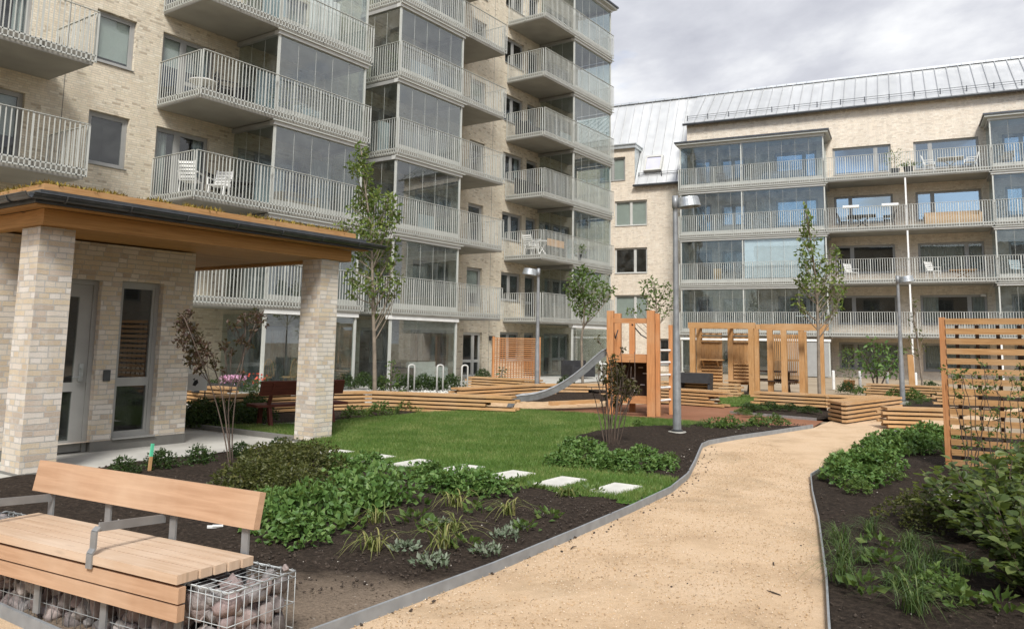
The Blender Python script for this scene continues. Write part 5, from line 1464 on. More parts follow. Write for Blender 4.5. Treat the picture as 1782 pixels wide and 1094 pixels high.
# ------------------------------------------------------------------ plants
MAT['bark'] = mat_varied('bark', (.20, .165, .125), .9, var=.35, scale=7, bump=.6, bscale=25)
MAT['bark_dark'] = mat_varied('bark_dark', (.085, .06, .045), .9, var=.35, scale=9, bump=.5, bscale=25)
MAT['leaf_tree'] = mat_leaf('tree_leaf', (.060, .105, .022), (.13, .185, .042), (.27, .29, .08), .35)
MAT['leaf_bush'] = mat_leaf('bush_leaf', (.045, .085, .02), (.095, .16, .038), (.17, .22, .065), .32)
MAT['leaf_bright'] = mat_leaf('perennial_leaf', (.055, .12, .028), (.112, .205, .052), (.20, .29, .09), .3)
MAT['leaf_dark'] = mat_leaf('dark_leaf', (.018, .04, .012), (.04, .075, .02), (.07, .10, .03), .2)
MAT['leaf_olive'] = mat_leaf('olive_leaf', (.040, .045, .014), (.075, .085, .022), (.12, .11, .03), .25)
MAT['leaf_red'] = mat_leaf('red_leaf', (.030, .013, .012), (.062, .026, .02), (.085, .06, .025), .25)
MAT['leaf_bronze'] = mat_leaf('bronze_leaf', (.035, .022, .012), (.07, .055, .022), (.11, .10, .035), .25)
MAT['leaf_silver'] = mat_leaf('silver_leaf', (.10, .14, .085), (.18, .22, .15), (.28, .31, .245), .15, .8)
MAT['leaf_hazel'] = mat_leaf('hazel_leaf', (.040, .065, .018), (.085, .125, .035), (.19, .22, .08), .35)
MAT['leaf_straw'] = mat_leaf('straw_blade', (.09, .13, .03), (.19, .21, .06), (.36, .30, .13), .25)
MAT['leaf_grass2'] = mat_leaf('tuft_blade', (.03, .062, .014), (.062, .112, .028), (.17, .19, .07), .25)
MAT['petal'] = mat_leaf('petal', (.55, .22, .42), (.75, .42, .62), (.85, .70, .80), .3)
MAT['petal_red'] = mat_leaf('petal_red', (.55, .05, .04), (.70, .12, .08), None, .3)

def unit(v): return v / (np.linalg.norm(v, axis=-1, keepdims=True) + 1e-9)
def tree(name, label, cat, base, trunk, clumps, lm, leaf, per, bark='bark', r0=.05, group=None, depth=.8, seed=0, twigs=4, multi=None, bend=.25, zbase=0.0):
    """trunk: photo points from the foot up; clumps: (px, py, radius px) seen in the photo, spread in depth round the trunk"""
    g = at(*base); rl = np.random.default_rng(seed)
    global rng
    keep, rng = rng, rl
    root = thing(name, label, cat, (g.x, g.y, zbase), 0, group)
    dist = g.length; vd = Vector((g.x, g.y, 0)).normalized(); sc = dist / F_PX
    gl = Vector((g.x, g.y, zbase))
    tp = [at_dist(px, py, g) - gl for px, py in trunk]
    if tp: tp[0] = Vector((0, 0, -.05))
    m = MB()
    n = len(tp)
    def smooth(ps, k=4):
        out = []
        for i in range(len(ps) - 1):
            p0 = ps[max(0, i - 1)]; p1 = ps[i]; p2 = ps[i + 1]; p3 = ps[min(len(ps) - 1, i + 2)]
            for j in range(k):
                t = j / k
                out.append(.5 * ((2 * p1) + (p2 - p0) * t + (2 * p0 - 5 * p1 + 4 * p2 - p3) * t * t + (3 * p1 - p0 - 3 * p2 + p3) * t ** 3))
        out.append(ps[-1]); return out
    trunks = [tp] if multi is None else []
    if multi:
        for st in multi:
            q = [at_dist(px, py, g) - gl + vd * rl.uniform(-.12, .12) * i for i, (px, py) in enumerate(st)]; q[0].z = -.05
            trunks.append(q)
    T_ = []
    for tk in trunks:
        s = smooth(tk); T_.append(s)
        m.tube(s, [r0 * (1 - .8 * i / (len(s) - 1)) + .004 for i in range(len(s))], 8)
    V, Fs, off = [], [], 0
    H = max(p.z for s in T_ for p in s)
    for cx_, cy_, cr in clumps:
        r = cr * sc
        c = at_dist(cx_, cy_, g) - gl + vd * rl.uniform(-1, 1) * depth
        s = T_[rl.integers(len(T_))] if len(T_) > 1 else T_[0]
        if len(T_) > 1: s = min(T_, key=lambda q: min((Vector((p.x, p.y, p.z + r)) - c).length for p in q))
        zt = c.z - r * .6 - max(.1, (Vector((c.x, c.y, 0)) - Vector((s[-1].x, s[-1].y, 0))).length * 1.1)
        a = min(s, key=lambda p: abs(p.z - max(zt, H * .22)))
        mid = a.lerp(c, .5) + Vector((c.x - a.x, c.y - a.y, 0)) * .12
        br = smooth([a, mid, c], 3)
        m.tube(br, [max(.003, r0 * .34 * (1 - .75 * i / (len(br) - 1))) for i in range(len(br))], 5, cap=False)
        for _ in range(twigs):
            e = c + Vector(rl.normal(size=3)).normalized() * r * rl.uniform(.5, 1.0) + Vector((0, 0, r * .2))
            a2 = a.lerp(c, rl.uniform(.55, 1)); m.tube([a2, a2.lerp(e, .5) + Vector((0, 0, r * .1)), e], [.005, .004, .0025], 4, cap=False)
        nl = int(per * (r / .3) ** 2) + 4
        d = unit(rl.normal(size=(nl, 3))); rad = rl.random(nl) ** .45
        P_ = np.array(c) + d * (rad * r)[:, None] * np.array([1, 1, 1.15])
        dr = unit(d * .6 + rl.normal(size=(nl, 3)) * .7 + np.array([0, 0, -.15]))
        L_ = leaf * rl.uniform(.6, 1.25, nl)
        v, f = leaf_cloud(P_, dr, L_, L_ * .52)
        V.append(v); Fs.append(f + off); off += len(v)
    m.build('trunk', MAT[bark], root, smooth=True)
    np_mesh('crown', np.concatenate(V), np.concatenate(Fs), MAT[lm], root)
    rng = keep
    return root

# the tall columnar tree by the long planter
cl = [(628, 262, 13), (622, 282, 17), (636, 290, 13), (618, 300, 14), (640, 306, 12), (632, 322, 12), (625, 335, 12), (648, 330, 15), (636, 350, 18), (655, 348, 15), (625, 352, 10), (680, 340, 10), (676, 352, 11), (668, 372, 15), (684, 368, 12), (640, 374, 14), (612, 362, 8), (622, 392, 16), (645, 400, 18), (672, 396, 16), (690, 384, 9), (604, 400, 9), (660, 420, 18), (635, 422, 18), (616, 418, 14), (685, 424, 11), (600, 412, 10), (582, 404, 6), (590, 392, 6), (648, 446, 18), (625, 446, 14), (672, 444, 15), (690, 452, 8), (615, 470, 8), (640, 476, 13), (660, 474, 12), (680, 470, 9), (622, 496, 12), (612, 510, 10), (640, 505, 11), (660, 498, 12), (684, 492, 10), (695, 486, 8), (676, 512, 10), (650, 522, 10), (608, 486, 8), (690, 508, 7), (650, 545, 6)]
tree('tree', 'tall narrow young tree with three leaders rising above the long planter', 'tree', (652, 705), [(651, 705), (652, 640), (651, 580), (649, 530), (648, 470), (645, 400), (636, 330), (628, 258)], cl, 'leaf_tree', .125, 120, r0=.052, depth=.45, seed=1, twigs=4)
cl = [(1402, 368, 7), (1404, 384, 9), (1400, 400, 9), (1408, 398, 8), (1398, 416, 9), (1418, 410, 8), (1404, 432, 10), (1394, 440, 8), (1414, 436, 8), (1450, 432, 8), (1458, 444, 7), (1398, 456, 10), (1412, 458, 10), (1430, 452, 7), (1442, 460, 8), (1400, 474, 12), (1420, 476, 13), (1440, 478, 11), (1460, 470, 8), (1398, 494, 10), (1416, 496, 13), (1436, 498, 12), (1455, 494, 10), (1468, 500, 7), (1402, 508, 8), (1424, 512, 9), (1448, 514, 10), (1464, 516, 7), (1388, 522, 7), (1392, 534, 6), (1404, 544, 5), (1436, 530, 8), (1458, 532, 6), (1446, 546, 7), (1390, 490, 6)]
tree('tree', 'slender young tree in the soil bed before the pergola and the long house', 'tree', (1427, 712), [(1427, 712), (1425, 650), (1424, 590), (1422, 530), (1419, 480), (1412, 430), (1404, 364)], cl, 'leaf_tree', .13, 88, r0=.046, depth=.45, seed=2)
cl = [(1004, 486, 14), (1026, 482, 12), (1014, 474, 9), (1040, 492, 10), (1052, 500, 7), (1060, 512, 7), (992, 500, 12), (1010, 506, 14), (1030, 508, 13), (1046, 516, 9), (1000, 522, 12), (1018, 526, 13), (1036, 528, 9), (1008, 542, 9), (1026, 544, 8), (1014, 470, 6), (1066, 504, 4)]
tree('tree', 'small round-crowned tree on a thin stem behind the slide', 'tree', (1015, 688), [(1015, 688), (1013, 640), (1012, 590), (1016, 560), (1016, 520), (1012, 480)], cl, 'leaf_bush', .13, 130, r0=.045, depth=.4, seed=3)
cl = [(1135, 486, 6), (1124, 498, 8), (1142, 500, 9), (1160, 496, 7), (1134, 514, 10), (1152, 514, 9), (1120, 516, 6), (1166, 510, 6), (1128, 530, 9), (1146, 532, 8), (1112, 536, 5), (1100, 540, 4), (1164, 530, 8), (1176, 520, 6), (1092, 540, 3), (1138, 548, 7), (1156, 548, 6)]
tree('tree', 'loose small tree showing its crown above the play tower roof beam', 'tree', (1140, 678), [(1140, 678), (1140, 620), (1142, 570), (1142, 530), (1138, 490)], cl, 'leaf_bush', .14, 78, r0=.05, depth=.5, seed=4)
cl = [(1588, 522, 5), (1592, 540, 6), (1586, 556, 6), (1596, 572, 7), (1604, 590, 7), (1582, 590, 5), (1576, 604, 5), (1598, 612, 6), (1590, 528, 4), (1610, 604, 4)]
tree('tree', 'thin sparse sapling near the far lamp and the slatted screen', 'tree', (1608, 692), [(1608, 692), (1602, 640), (1596, 590), (1590, 550), (1588, 520)], cl, 'leaf_olive', .12, 22, r0=.035, depth=.3, seed=5, twigs=5)
cl = [(1520, 600, 10), (1540, 604, 7), (1498, 614, 7), (1510, 628, 9), (1530, 624, 10), (1552, 626, 9), (1560, 636, 8), (1524, 642, 10), (1542, 644, 9), (1556, 648, 7), (1506, 644, 7), (1568, 610, 6)]
tree('shrub', 'spreading multi-stemmed green shrub by the far planter and lamp', 'shrub', (1525, 682), [], cl, 'leaf_bright', .17, 60, bark='bark_dark', r0=.035, depth=.5, seed=6, multi=[[(1524, 682), (1516, 650), (1500, 615)], [(1526, 682), (1526, 640), (1520, 600)], [(1528, 682), (1540, 655), (1556, 625)]])
# dark red-leaved shrub between the porch and the bench
cl = [(322, 552, 7), (312, 566, 8), (330, 572, 9), (318, 592, 9), (340, 590, 10), (330, 610, 9), (352, 604, 8), (342, 622, 10), (360, 612, 8), (348, 636, 8), (328, 628, 6), (372, 626, 7), (390, 600, 6), (402, 612, 5), (426, 556, 7), (446, 548, 8), (455, 560, 7), (418, 592, 6), (410, 570, 4), (436, 600, 4), (386, 644, 4), (424, 648, 4), (334, 545, 5), (398, 566, 3), (440, 576, 3)]
tree('shrub', 'dark red-leaved shrub on thin bare stems between the porch slab and the near bench', 'shrub', (405, 826), [], [(a, b, c * 1.2) for a, b, c in cl], 'leaf_red', .055, 900, bark='bark_dark', r0=.0046, depth=.22, seed=7, twigs=3, multi=[[(402, 826), (392, 770), (372, 690), (345, 610), (322, 552)], [(405, 826), (398, 770), (384, 680), (362, 620), (340, 575)], [(408, 826), (404, 770), (410, 690), (424, 620), (428, 545)], [(404, 826), (400, 780), (398, 700), (415, 640), (448, 556)]])
# twiggy shrub before the play tower
cl = [(1068, 624, 7), (1060, 640, 8), (1076, 644, 10), (1062, 658, 9), (1080, 662, 11), (1096, 668, 8), (1068, 676, 9), (1088, 684, 9), (1104, 680, 6), (1050, 660, 6), (1072, 696, 8), (1056, 690, 6), (1112, 676, 3), (1044, 640, 4), (1040, 590, 3), (1084, 606, 3)]
ms = [[(1058 + i * 2.2, 786 - (i % 3) * 3), (1052 + i * 3.2 + (i % 2) * 3, 735), (1044 + i * 6 + (i % 3) * 5, 680 - (i % 4) * 8), (1040 + i * 8, 640 - (i % 3) * 14)] for i in range(9)] + [[(1056 + i * 1.6, 788 - (i % 2) * 3), (1046 + i * 4 + (i % 2) * 3, 742), (1036 + i * 6.5 + (i % 3) * 3, 700 - (i % 4) * 9), (1030 + i * 8.6, 672 - (i % 3) * 17)] for i in range(10)]
tree('shrub', 'twiggy bronze-leaved shrub with many upright stems in front of the play tower', 'shrub', (1066, 788), [], cl, 'leaf_bronze', .06, 1000, bark='bark_dark', r0=.0048, depth=.2, seed=8, twigs=3, multi=ms)
# shrub by the glazed terrace, behind the long planter
cl = [(680, 640, 8), (688, 652, 8), (672, 655, 8), (690, 664, 7), (680, 668, 8), (668, 668, 7), (684, 630, 4)]
tree('shrub', 'light green shrub growing by the terrace post behind the long planter', 'shrub', (680, 684), [(680, 684), (680, 660), (682, 632)], cl, 'leaf_bush', .12, 60, r0=.03, depth=.3, seed=9)
cl = [(870, 655, 6), (876, 644, 6), (862, 664, 5), (880, 660, 5)]
tree('shrub', 'small grey-green shrub before the brown lattice screen', 'shrub', (870, 676), [(870, 676), (872, 655), (874, 642)], cl, 'leaf_dark', .12, 60, r0=.03, depth=.25, seed=10)
cl = [(1000, 640, 5), (1003, 655, 6), (996, 662, 6), (1002, 672, 7)]

# climbing stems in front of the slatted screen
def climber(label, base, stems, seed, n):
    rl = random.Random(seed); g = at(*base)
    root = thing('climber', label, 'climbing plant', (g.x, g.y, 0), 0, 'climbing plants on the slatted screen')
    m = MB(); P_ = []; Dd = []
    for s in stems:
        pts = [at_dist(px, py, g) - g for px, py in s]; pts[0].z = -.03
        fine = []
        for i in range(len(pts) - 1):
            for j in range(4): fine.append(pts[i].lerp(pts[i + 1], j / 4) + Vector((rl.gauss(0, .012), rl.gauss(0, .012), 0)))
        fine.append(pts[-1]); m.tube(fine, [.0075 - .0045 * i / len(fine) for i in range(len(fine))], 5)
        for p in fine[3:]:
            if rl.random() < .45:
                e = p + Vector((rl.gauss(0, .05), rl.gauss(0, .09), rl.uniform(.02, .12))); m.tube([p, e], [.003, .002], 4, cap=False)
                for _ in range(n):
                    P_.append(tuple(p.lerp(e, rl.uniform(.4, 1.1)) + Vector((rl.gauss(0, .015), rl.gauss(0, .025), rl.gauss(0, .02))))); Dd.append((rl.gauss(0, 1), rl.gauss(0, 1), rl.gauss(0, .7)))
    m.build('stems', MAT['bark_dark'], root)
    v, f = leaf_cloud(np.array(P_), unit(np.array(Dd)), rng.uniform(.028, .055, len(P_)), .026)
    np_mesh('leaves', v, f, MAT['leaf_bush'], root)
climber('climbing plant with thin brown stems beside the screen post', (1690, 838), [[(1686, 838), (1674, 760), (1664, 700), (1655, 650)], [(1690, 838), (1680, 770), (1676, 700), (1678, 655)], [(1692, 838), (1690, 760), (1684, 690), (1672, 645)], [(1694, 838), (1700, 760), (1698, 690), (1690, 650)], [(1688, 838), (1700, 790), (1716, 720), (1712, 640)]], 1, 13)
climber('climbing plant with twisted stems at the middle of the slatted screen', (1728, 842), [[(1724, 842), (1722, 780), (1718, 700), (1713, 640)], [(1728, 842), (1736, 770), (1738, 700), (1728, 655)], [(1730, 842), (1744, 770), (1738, 690), (1742, 660)], [(1726, 842), (1712, 780), (1706, 710), (1710, 670)]], 2, 13)
climber('climbing plant on the slatted screen at the edge of the view', (1768, 846), [[(1764, 846), (1760, 780), (1756, 710), (1760, 660)], [(1768, 846), (1776, 770), (1774, 700), (1770, 660)], [(1770, 846), (1786, 770), (1790, 690), (1784, 650)], [(1766, 846), (1750, 790), (1748, 720), (1744, 690)]], 3, 13)

# ---- low plants: one mesh of each kind, copied --------------------------------------
TPL = {}
def dome(name, mat, n, rad, h, leaf, wid=.6, up=.35, seed=0, flat_=.0, tri=True):
    rl = np.random.default_rng(seed)
    global rng
    keep, rng = rng, rl
    k = n // (3 if tri else 1)
    a = rl.uniform(0, 2 * PI, k); r = rad * np.sqrt(rl.random(k)); 
    lump = 1 + .25 * np.sin(a * 3 + seed) + .15 * np.sin(a * 5 + 1)
    top = h * np.sqrt(np.clip(1 - (r / (rad * 1.02)) ** 2, .03, 1)) * rl.uniform(.75, 1.15, k)
    z = top * (1 - rl.random(k) ** 2.2 * .75)
    c = np.c_[np.cos(a) * r * lump, np.sin(a) * r * lump, z]
    out = np.c_[np.cos(a), np.sin(a), np.zeros(k)]
    if tri:
        P_ = np.repeat(c, 3, 0); base = unit(out * (r / rad)[:, None] + rl.normal(size=(k, 3)) * .5 + np.array([0, 0, up]))
        D_ = np.repeat(base, 3, 0) + rl.normal(size=(k * 3, 3)) * .75; D_[:, 2] *= .6
    else: P_ = c; D_ = out * .7 + rl.normal(size=(k, 3)) * .5 + np.array([0, 0, up])
    D_ = unit(D_); L_ = leaf * rl.uniform(.6, 1.2, len(P_))
    v, f = leaf_cloud(P_, D_, L_, L_ * wid, .18)
    o = np_mesh(name, v, f, MAT[mat])
    rng = keep
    return o
def tuft(name, mat, n, h, spread, w, seed=0, droop=.8):
    rl = np.random.default_rng(seed); V = []; Fs = []; b = 0
    for i in range(n):
        a = rl.uniform(0, 2 * PI); s = spread * rl.uniform(.2, 1.1); hh = h * rl.uniform(.55, 1.1); x0, y0 = rl.normal(0, .03, 2)
        sx, sy = -math.sin(a) * w / 2, math.cos(a) * w / 2; K = 5
        ez = rl.uniform(-.05, .75) / max(.6, droop); pa = rl.uniform(1.7, 2.6)
        for j in range(K + 1):
            t = j / K; ww = (1 - t ** 2) * .95 + .05
            x = x0 + math.cos(a) * s * t ** 1.5; y = y0 + math.sin(a) * s * t ** 1.5; z = hh * (pa * t - (pa - ez) * t * t)
            V += [(x - sx * ww, y - sy * ww, max(z, .005)), (x + sx * ww, y + sy * ww, max(z, .005))]
        for j in range(K): Fs += [(b + 2 * j, b + 2 * j + 1, b + 2 * j + 3, b + 2 * j + 2)]
        b += 2 * (K + 1)
    return np_mesh(name, np.array(V), np.array(Fs), MAT[mat])
GRP = {'leafy': 'bright green leafy perennials', 'olive': 'low olive-brown shrubs', 'silver': 'woolly silver rosettes', 'lily': 'arching straw-green tufts', 'broad': 'broad-leaved young plants', 'tuftg': 'green grass tufts', 'evergreen': 'dark evergreen bushes', 'mixed': 'mixed young border plants'}
TPL['leafy'] = [dome('leafy_perennial', 'leaf_bright', 640, .27, .27, .066, .62, seed=s) for s in (1, 2, 3)]
TPL['olive'] = [dome('low_shrub', 'leaf_olive', 1500, .33, .30, .042, .5, seed=s) for s in (4, 5)]
TPL['silver'] = [dome('silver_rosette', 'leaf_silver', 95, .095, .07, .046, .5, up=.8, seed=s, tri=False) for s in (6, 7)]
TPL['lily'] = [tuft('straw_tuft', 'leaf_straw', 26, .25, .42, .0135, seed=s, droop=1.5) for s in (8, 9, 10)]
TPL['broad'] = [dome('broad_leaved_plant', 'leaf_bush', 26, .10, .09, .075, .5, up=.7, seed=s, tri=False) for s in (11, 12)]
TPL['tuftg'] = [tuft('grass_tuft', 'leaf_grass2', 85, .21, .30, .0046, seed=s, droop=1.25) for s in (13, 14, 15)]
TPL['evergreen'] = [dome('evergreen_bush', 'leaf_dark', 1300, .30, .42, .06, .5, seed=s) for s in (16, 17)]
TPL['mixed'] = [dome('border_plant', 'leaf_bush', 420, .26, .26, .075, .4, up=.7, seed=s) for s in (18, 19)]
CATS = {'leafy': 'perennial', 'olive': 'shrub', 'silver': 'plant', 'lily': 'plant', 'broad': 'plant', 'tuftg': 'grass tuft', 'evergreen': 'bush', 'mixed': 'plant'}
def plant(kind, px, py, scale, label, z=.05, hs=1.0):
    g = at(px, py); lst = TPL[kind]; i = (int(px) * 7 + int(py)) % len(lst); src = lst[i]
    nm = src.name.split('.')[0] if not src.get('plant_name') else src['plant_name']
    rz = (px * 13 % 628) / 100
    t = thing(nm, label, CATS[kind], (g.x, g.y, z), rz, GRP[kind]); t.scale = (scale, scale, scale * hs)
    o = bpy.data.objects.new('leaves', src); COL.objects.link(o); o.parent = t
def to_mesh(o):
    me = o.data; nm = o.name.split('.')[0]; bpy.data.objects.remove(o); me.name = nm; me['plant_name'] = nm
    return me
for k_ in TPL: TPL[k_] = [to_mesh(o) for o in TPL[k_]]
# behind the near bench
for a in [
 ('leafy', 492, 938, 1.0, 'leafy green clump close behind the end of the bench backrest', .05, 1.25),
 ('leafy', 540, 925, 1.0, 'leafy green clump one step from the bench end, towards the lawn', .05, 1.25),
 ('leafy', 520, 958, .85, 'low leafy green clump nearest the stone-filled gabion'),
 ('leafy', 470, 905, .8, 'leafy green clump partly behind the end of the bench backrest'),
 ('leafy', 625, 905, 1.0, 'leafy green clump in the middle of the bed, facing the straw tufts', .05, 1.25),
 ('leafy', 668, 892, 1.05, 'leafy green clump at the mulch edge, in the middle of the bed', .05, 1.25),
 ('leafy', 600, 870, 1.0, 'leafy green clump in the middle of the bed, behind the front ones'),
 ('leafy', 590, 832, .85, 'leafy green clump before the stepping stone nearest the column'),
 ('leafy', 640, 828, .8, 'leafy green clump touching the sixth stepping stone'),
 ('leafy', 742, 848, .85, 'leafy green clump left of the fourth stepping stone'),
 ('leafy', 775, 868, .9, 'leafy green clump below the fourth stepping stone'),
 ('leafy', 815, 868, .95, 'leafy green clump between the third and fourth stepping stones'),
 ('leafy', 855, 872, .85, 'leafy green clump below the third stepping stone'),
 ('olive', 425, 872, 1.1, 'olive-brown low shrub directly behind the bench backrest end'),
 ('olive', 470, 862, 1.1, 'olive-brown low shrub beside the bright green clumps'),
 ('olive', 515, 880, 1.0, 'olive-brown low shrub sunk between the leafy green clumps'),
 ('olive', 455, 832, 1.05, 'olive-brown low shrub just beyond the foot of the red-leaved shrub'),
 ('olive', 505, 838, 1.1, 'olive-brown low shrub in the middle of its group'),
 ('olive', 548, 838, 1.0, 'olive-brown low shrub facing the stepping stones'),
 ('olive', 500, 812, .95, 'olive-brown low shrub nearest the porch slab corner'),
 ('olive', 548, 812, .9, 'olive-brown low shrub nearest the brick column foot'),
 ('leafy', 402, 896, .6, 'small green plant seen under the bench backrest'),
 ('evergreen', 345, 818, .55, 'small dark bush on bare soil near the slab, left of the red shrub'),
 ('evergreen', 278, 826, .55, 'small dark bush beside the green-topped stake'),
 ('evergreen', 418, 806, .5, 'small dark bush behind the stem of the red-leaved shrub'),
 ('evergreen', 482, 798, .5, 'small dark bush at the corner of the porch slab'),
 ('evergreen', 212, 838, .5, 'small dark bush at the foot of the near brick column'),
 ('lily', 645, 972, .95, 'straw-green tuft leaning towards the gabion, nearest the dry soil'),
 ('lily', 655, 924, .9, 'upright straw-green tuft before the leafy clump in mid bed'),
 ('lily', 772, 966, 1.05, 'large straw-green tuft spread flat near the steel kerb'),
 ('lily', 795, 938, .9, 'straw-green tuft behind the largest flat one'),
 ('lily', 790, 893, 1.0, 'tall straw-green tuft before the clump of the fourth stone'),
 ('lily', 880, 908, 1.0, 'straw-green tuft closest to the second stepping stone'),
 ('lily', 985, 872, .7, 'thin green tuft at the first stepping stone corner'),
 ('broad', 608, 935, 1.2, 'broad-leaved plant beside the upright straw tuft'),
 ('broad', 722, 922, 1.2, 'broad-leaved plant at the centre of the bare mulch'),
 ('broad', 748, 940, 1.1, 'broad-leaved plant with drooping leaves in the bare mulch'),
 ('broad', 828, 905, 1.1, 'broad-leaved plant right of the tall straw tuft'),
 ('broad', 812, 968, 1.0, 'broad-leaved plant inside the flat straw tuft'),
 ('broad', 955, 915, 1.0, 'broad-leaved seedling between the kerb and the second stone'),
 ('broad', 915, 935, .9, 'broad-leaved seedling close to the kerb behind a silver rosette'),
 ('broad', 1030, 868, .9, 'broad-leaved seedling below the first stepping stone'),
 ('broad', 990, 872, .9, 'broad-leaved seedling between the first two stepping stones'),
 ('broad', 930, 862, .9, 'broad-leaved seedling below the second stepping stone'),
 ('broad', 905, 850, .8, 'broad-leaved seedling left of the second stepping stone'),
 ('silver', 703, 972, 1.05, 'silver rosette in the mulch between two straw tufts'),
 ('silver', 752, 1000, 1.15, 'silver rosette nearest the gabion along the kerb'),
 ('silver', 848, 978, 1.0, 'silver rosette touching the steel kerb in mid bed'),
 ('silver', 765, 925, .85, 'silver rosette deep in the mulch by the broad leaves'),
 ('silver', 882, 948, 1.0, 'silver rosette farthest along the steel kerb'),
 ('silver', 900, 930, .8, 'small silver rosette behind the farthest kerb one'),
]: plant(*a)
# bed with the tall lamp
for a in [
 ('leafy', 985, 822, .85, 'leafy green clump at the lawn edge before the twiggy shrub'),
 ('leafy', 1022, 802, .95, 'leafy green clump under the twiggy shrub, lawn side'),
 ('leafy', 1000, 790, .7, 'small leafy green clump behind the lawn edge clump'),
 ('leafy', 1052, 826, .9, 'leafy green clump in front of the twiggy shrub stems'),
 ('leafy', 1092, 830, .95, 'leafy green clump above the first stepping stone'),
 ('leafy', 1118, 808, .75, 'leafy green clump between the twiggy shrub and the kerb bend'),
 ('leafy', 1150, 826, .7, 'yellowish leafy clump nearest the kerb bend'),
 ('mixed', 1165, 812, .5, 'small pale plant beside the kerb bend'),
 ('tuftg', 1195, 752, .8, 'grass tuft right behind the tall lamp foot'),
 ('tuftg', 1218, 748, 1.0, 'tall grass tuft second from the lamp along the rubber edge'),
 ('mixed', 1245, 752, .8, 'green border plant third from the lamp towards the path corner'),
 ('mixed', 1272, 752, .9, 'green border plant in the middle of the row by the lamp bed'),
 ('tuftg', 1300, 748, .9, 'grass tuft in the row near the kerb corner'),
 ('mixed', 1322, 748, .9, 'green border plant near the kerb corner'),
 ('mixed', 1350, 744, .8, 'green border plant last but one before the kerb corner'),
 ('tuftg', 1372, 742, .6, 'grass tuft at the very tip of the lamp bed'),
 ('mixed', 1110, 748, .5, 'small plant on the lawn strip before the play tower'),
]: plant(*a)
# planted strip along the long planter and round the red bench
labs = ['beside the red bench seat end', 'next to the tree stem, bench side', 'at the foot of the tall tree', 'just past the tall tree', 'below the middle of the long planter', 'in front, below the middle of the long planter', 'two steps past the tall tree', 'halfway between tall tree and slide', 'near the end of the long planter', 'low, near the planter end', 'last before the slide foot', 'at the planter corner above the lawn']
for i, (x, y, k, s) in enumerate([(615, 730, 'mixed', .9), (640, 722, 'lily', 1.1), (662, 726, 'mixed', 1.0), (690, 722, 'tuftg', 1.2), (712, 716, 'mixed', 1.1), (728, 722, 'lily', .9), (745, 714, 'mixed', 1.1), (768, 716, 'tuftg', 1.2), (790, 712, 'mixed', 1.0), (808, 714, 'mixed', .8), (845, 714, 'tuftg', .8), (700, 706, 'mixed', 1.2)]):
    nm = {'mixed': 'young green border plant ', 'lily': 'straw-green tuft by the planter ', 'tuftg': 'green grass tuft '}[k]
    plant(k, x, y, s, nm + labs[i], z=.03)
for i, (x, y, s, lb) in enumerate([(332, 748, 1.0, 'dark evergreen bush touching the pavilion corner'), (352, 744, 1.1, 'dark evergreen bush second from the pavilion corner'), (378, 746, 1.1, 'dark evergreen bush behind the red-leaved shrub stems'), (402, 742, 1.0, 'dark evergreen bush under the short timber planter'), (428, 738, 1.0, 'dark evergreen bush before the bench, right of the shrub stems'), (452, 736, .9, 'dark evergreen bush nearest the red bench leg'), (440, 722, 1.0, 'dark evergreen bush behind, against the long planter')]):
    plant('evergreen', x, y, s, lb, z=.02)
# bed by the tree before the pergola
for i, (x, y, s) in enumerate([(1292, 722, .7), (1305, 718, .8), (1322, 717, .8), (1340, 716, .8), (1358, 716, .8), (1376, 718, .7), (1300, 726, .5), (1408, 722, .7)]):
    plant('evergreen' if i % 2 else 'mixed', x, y, s, ['low green plant at the near tip of the tree bed', 'low dark bush beside the tip of the tree bed', 'low green plant third along the planter corner bed', 'low dark bush in the middle of the tree bed', 'low green plant under the angled planter', 'low dark bush left of the slender tree', 'smallest green plant at the steel edge of the tree bed', 'low dark bush at the foot of the slender tree'][i], hs=.55)
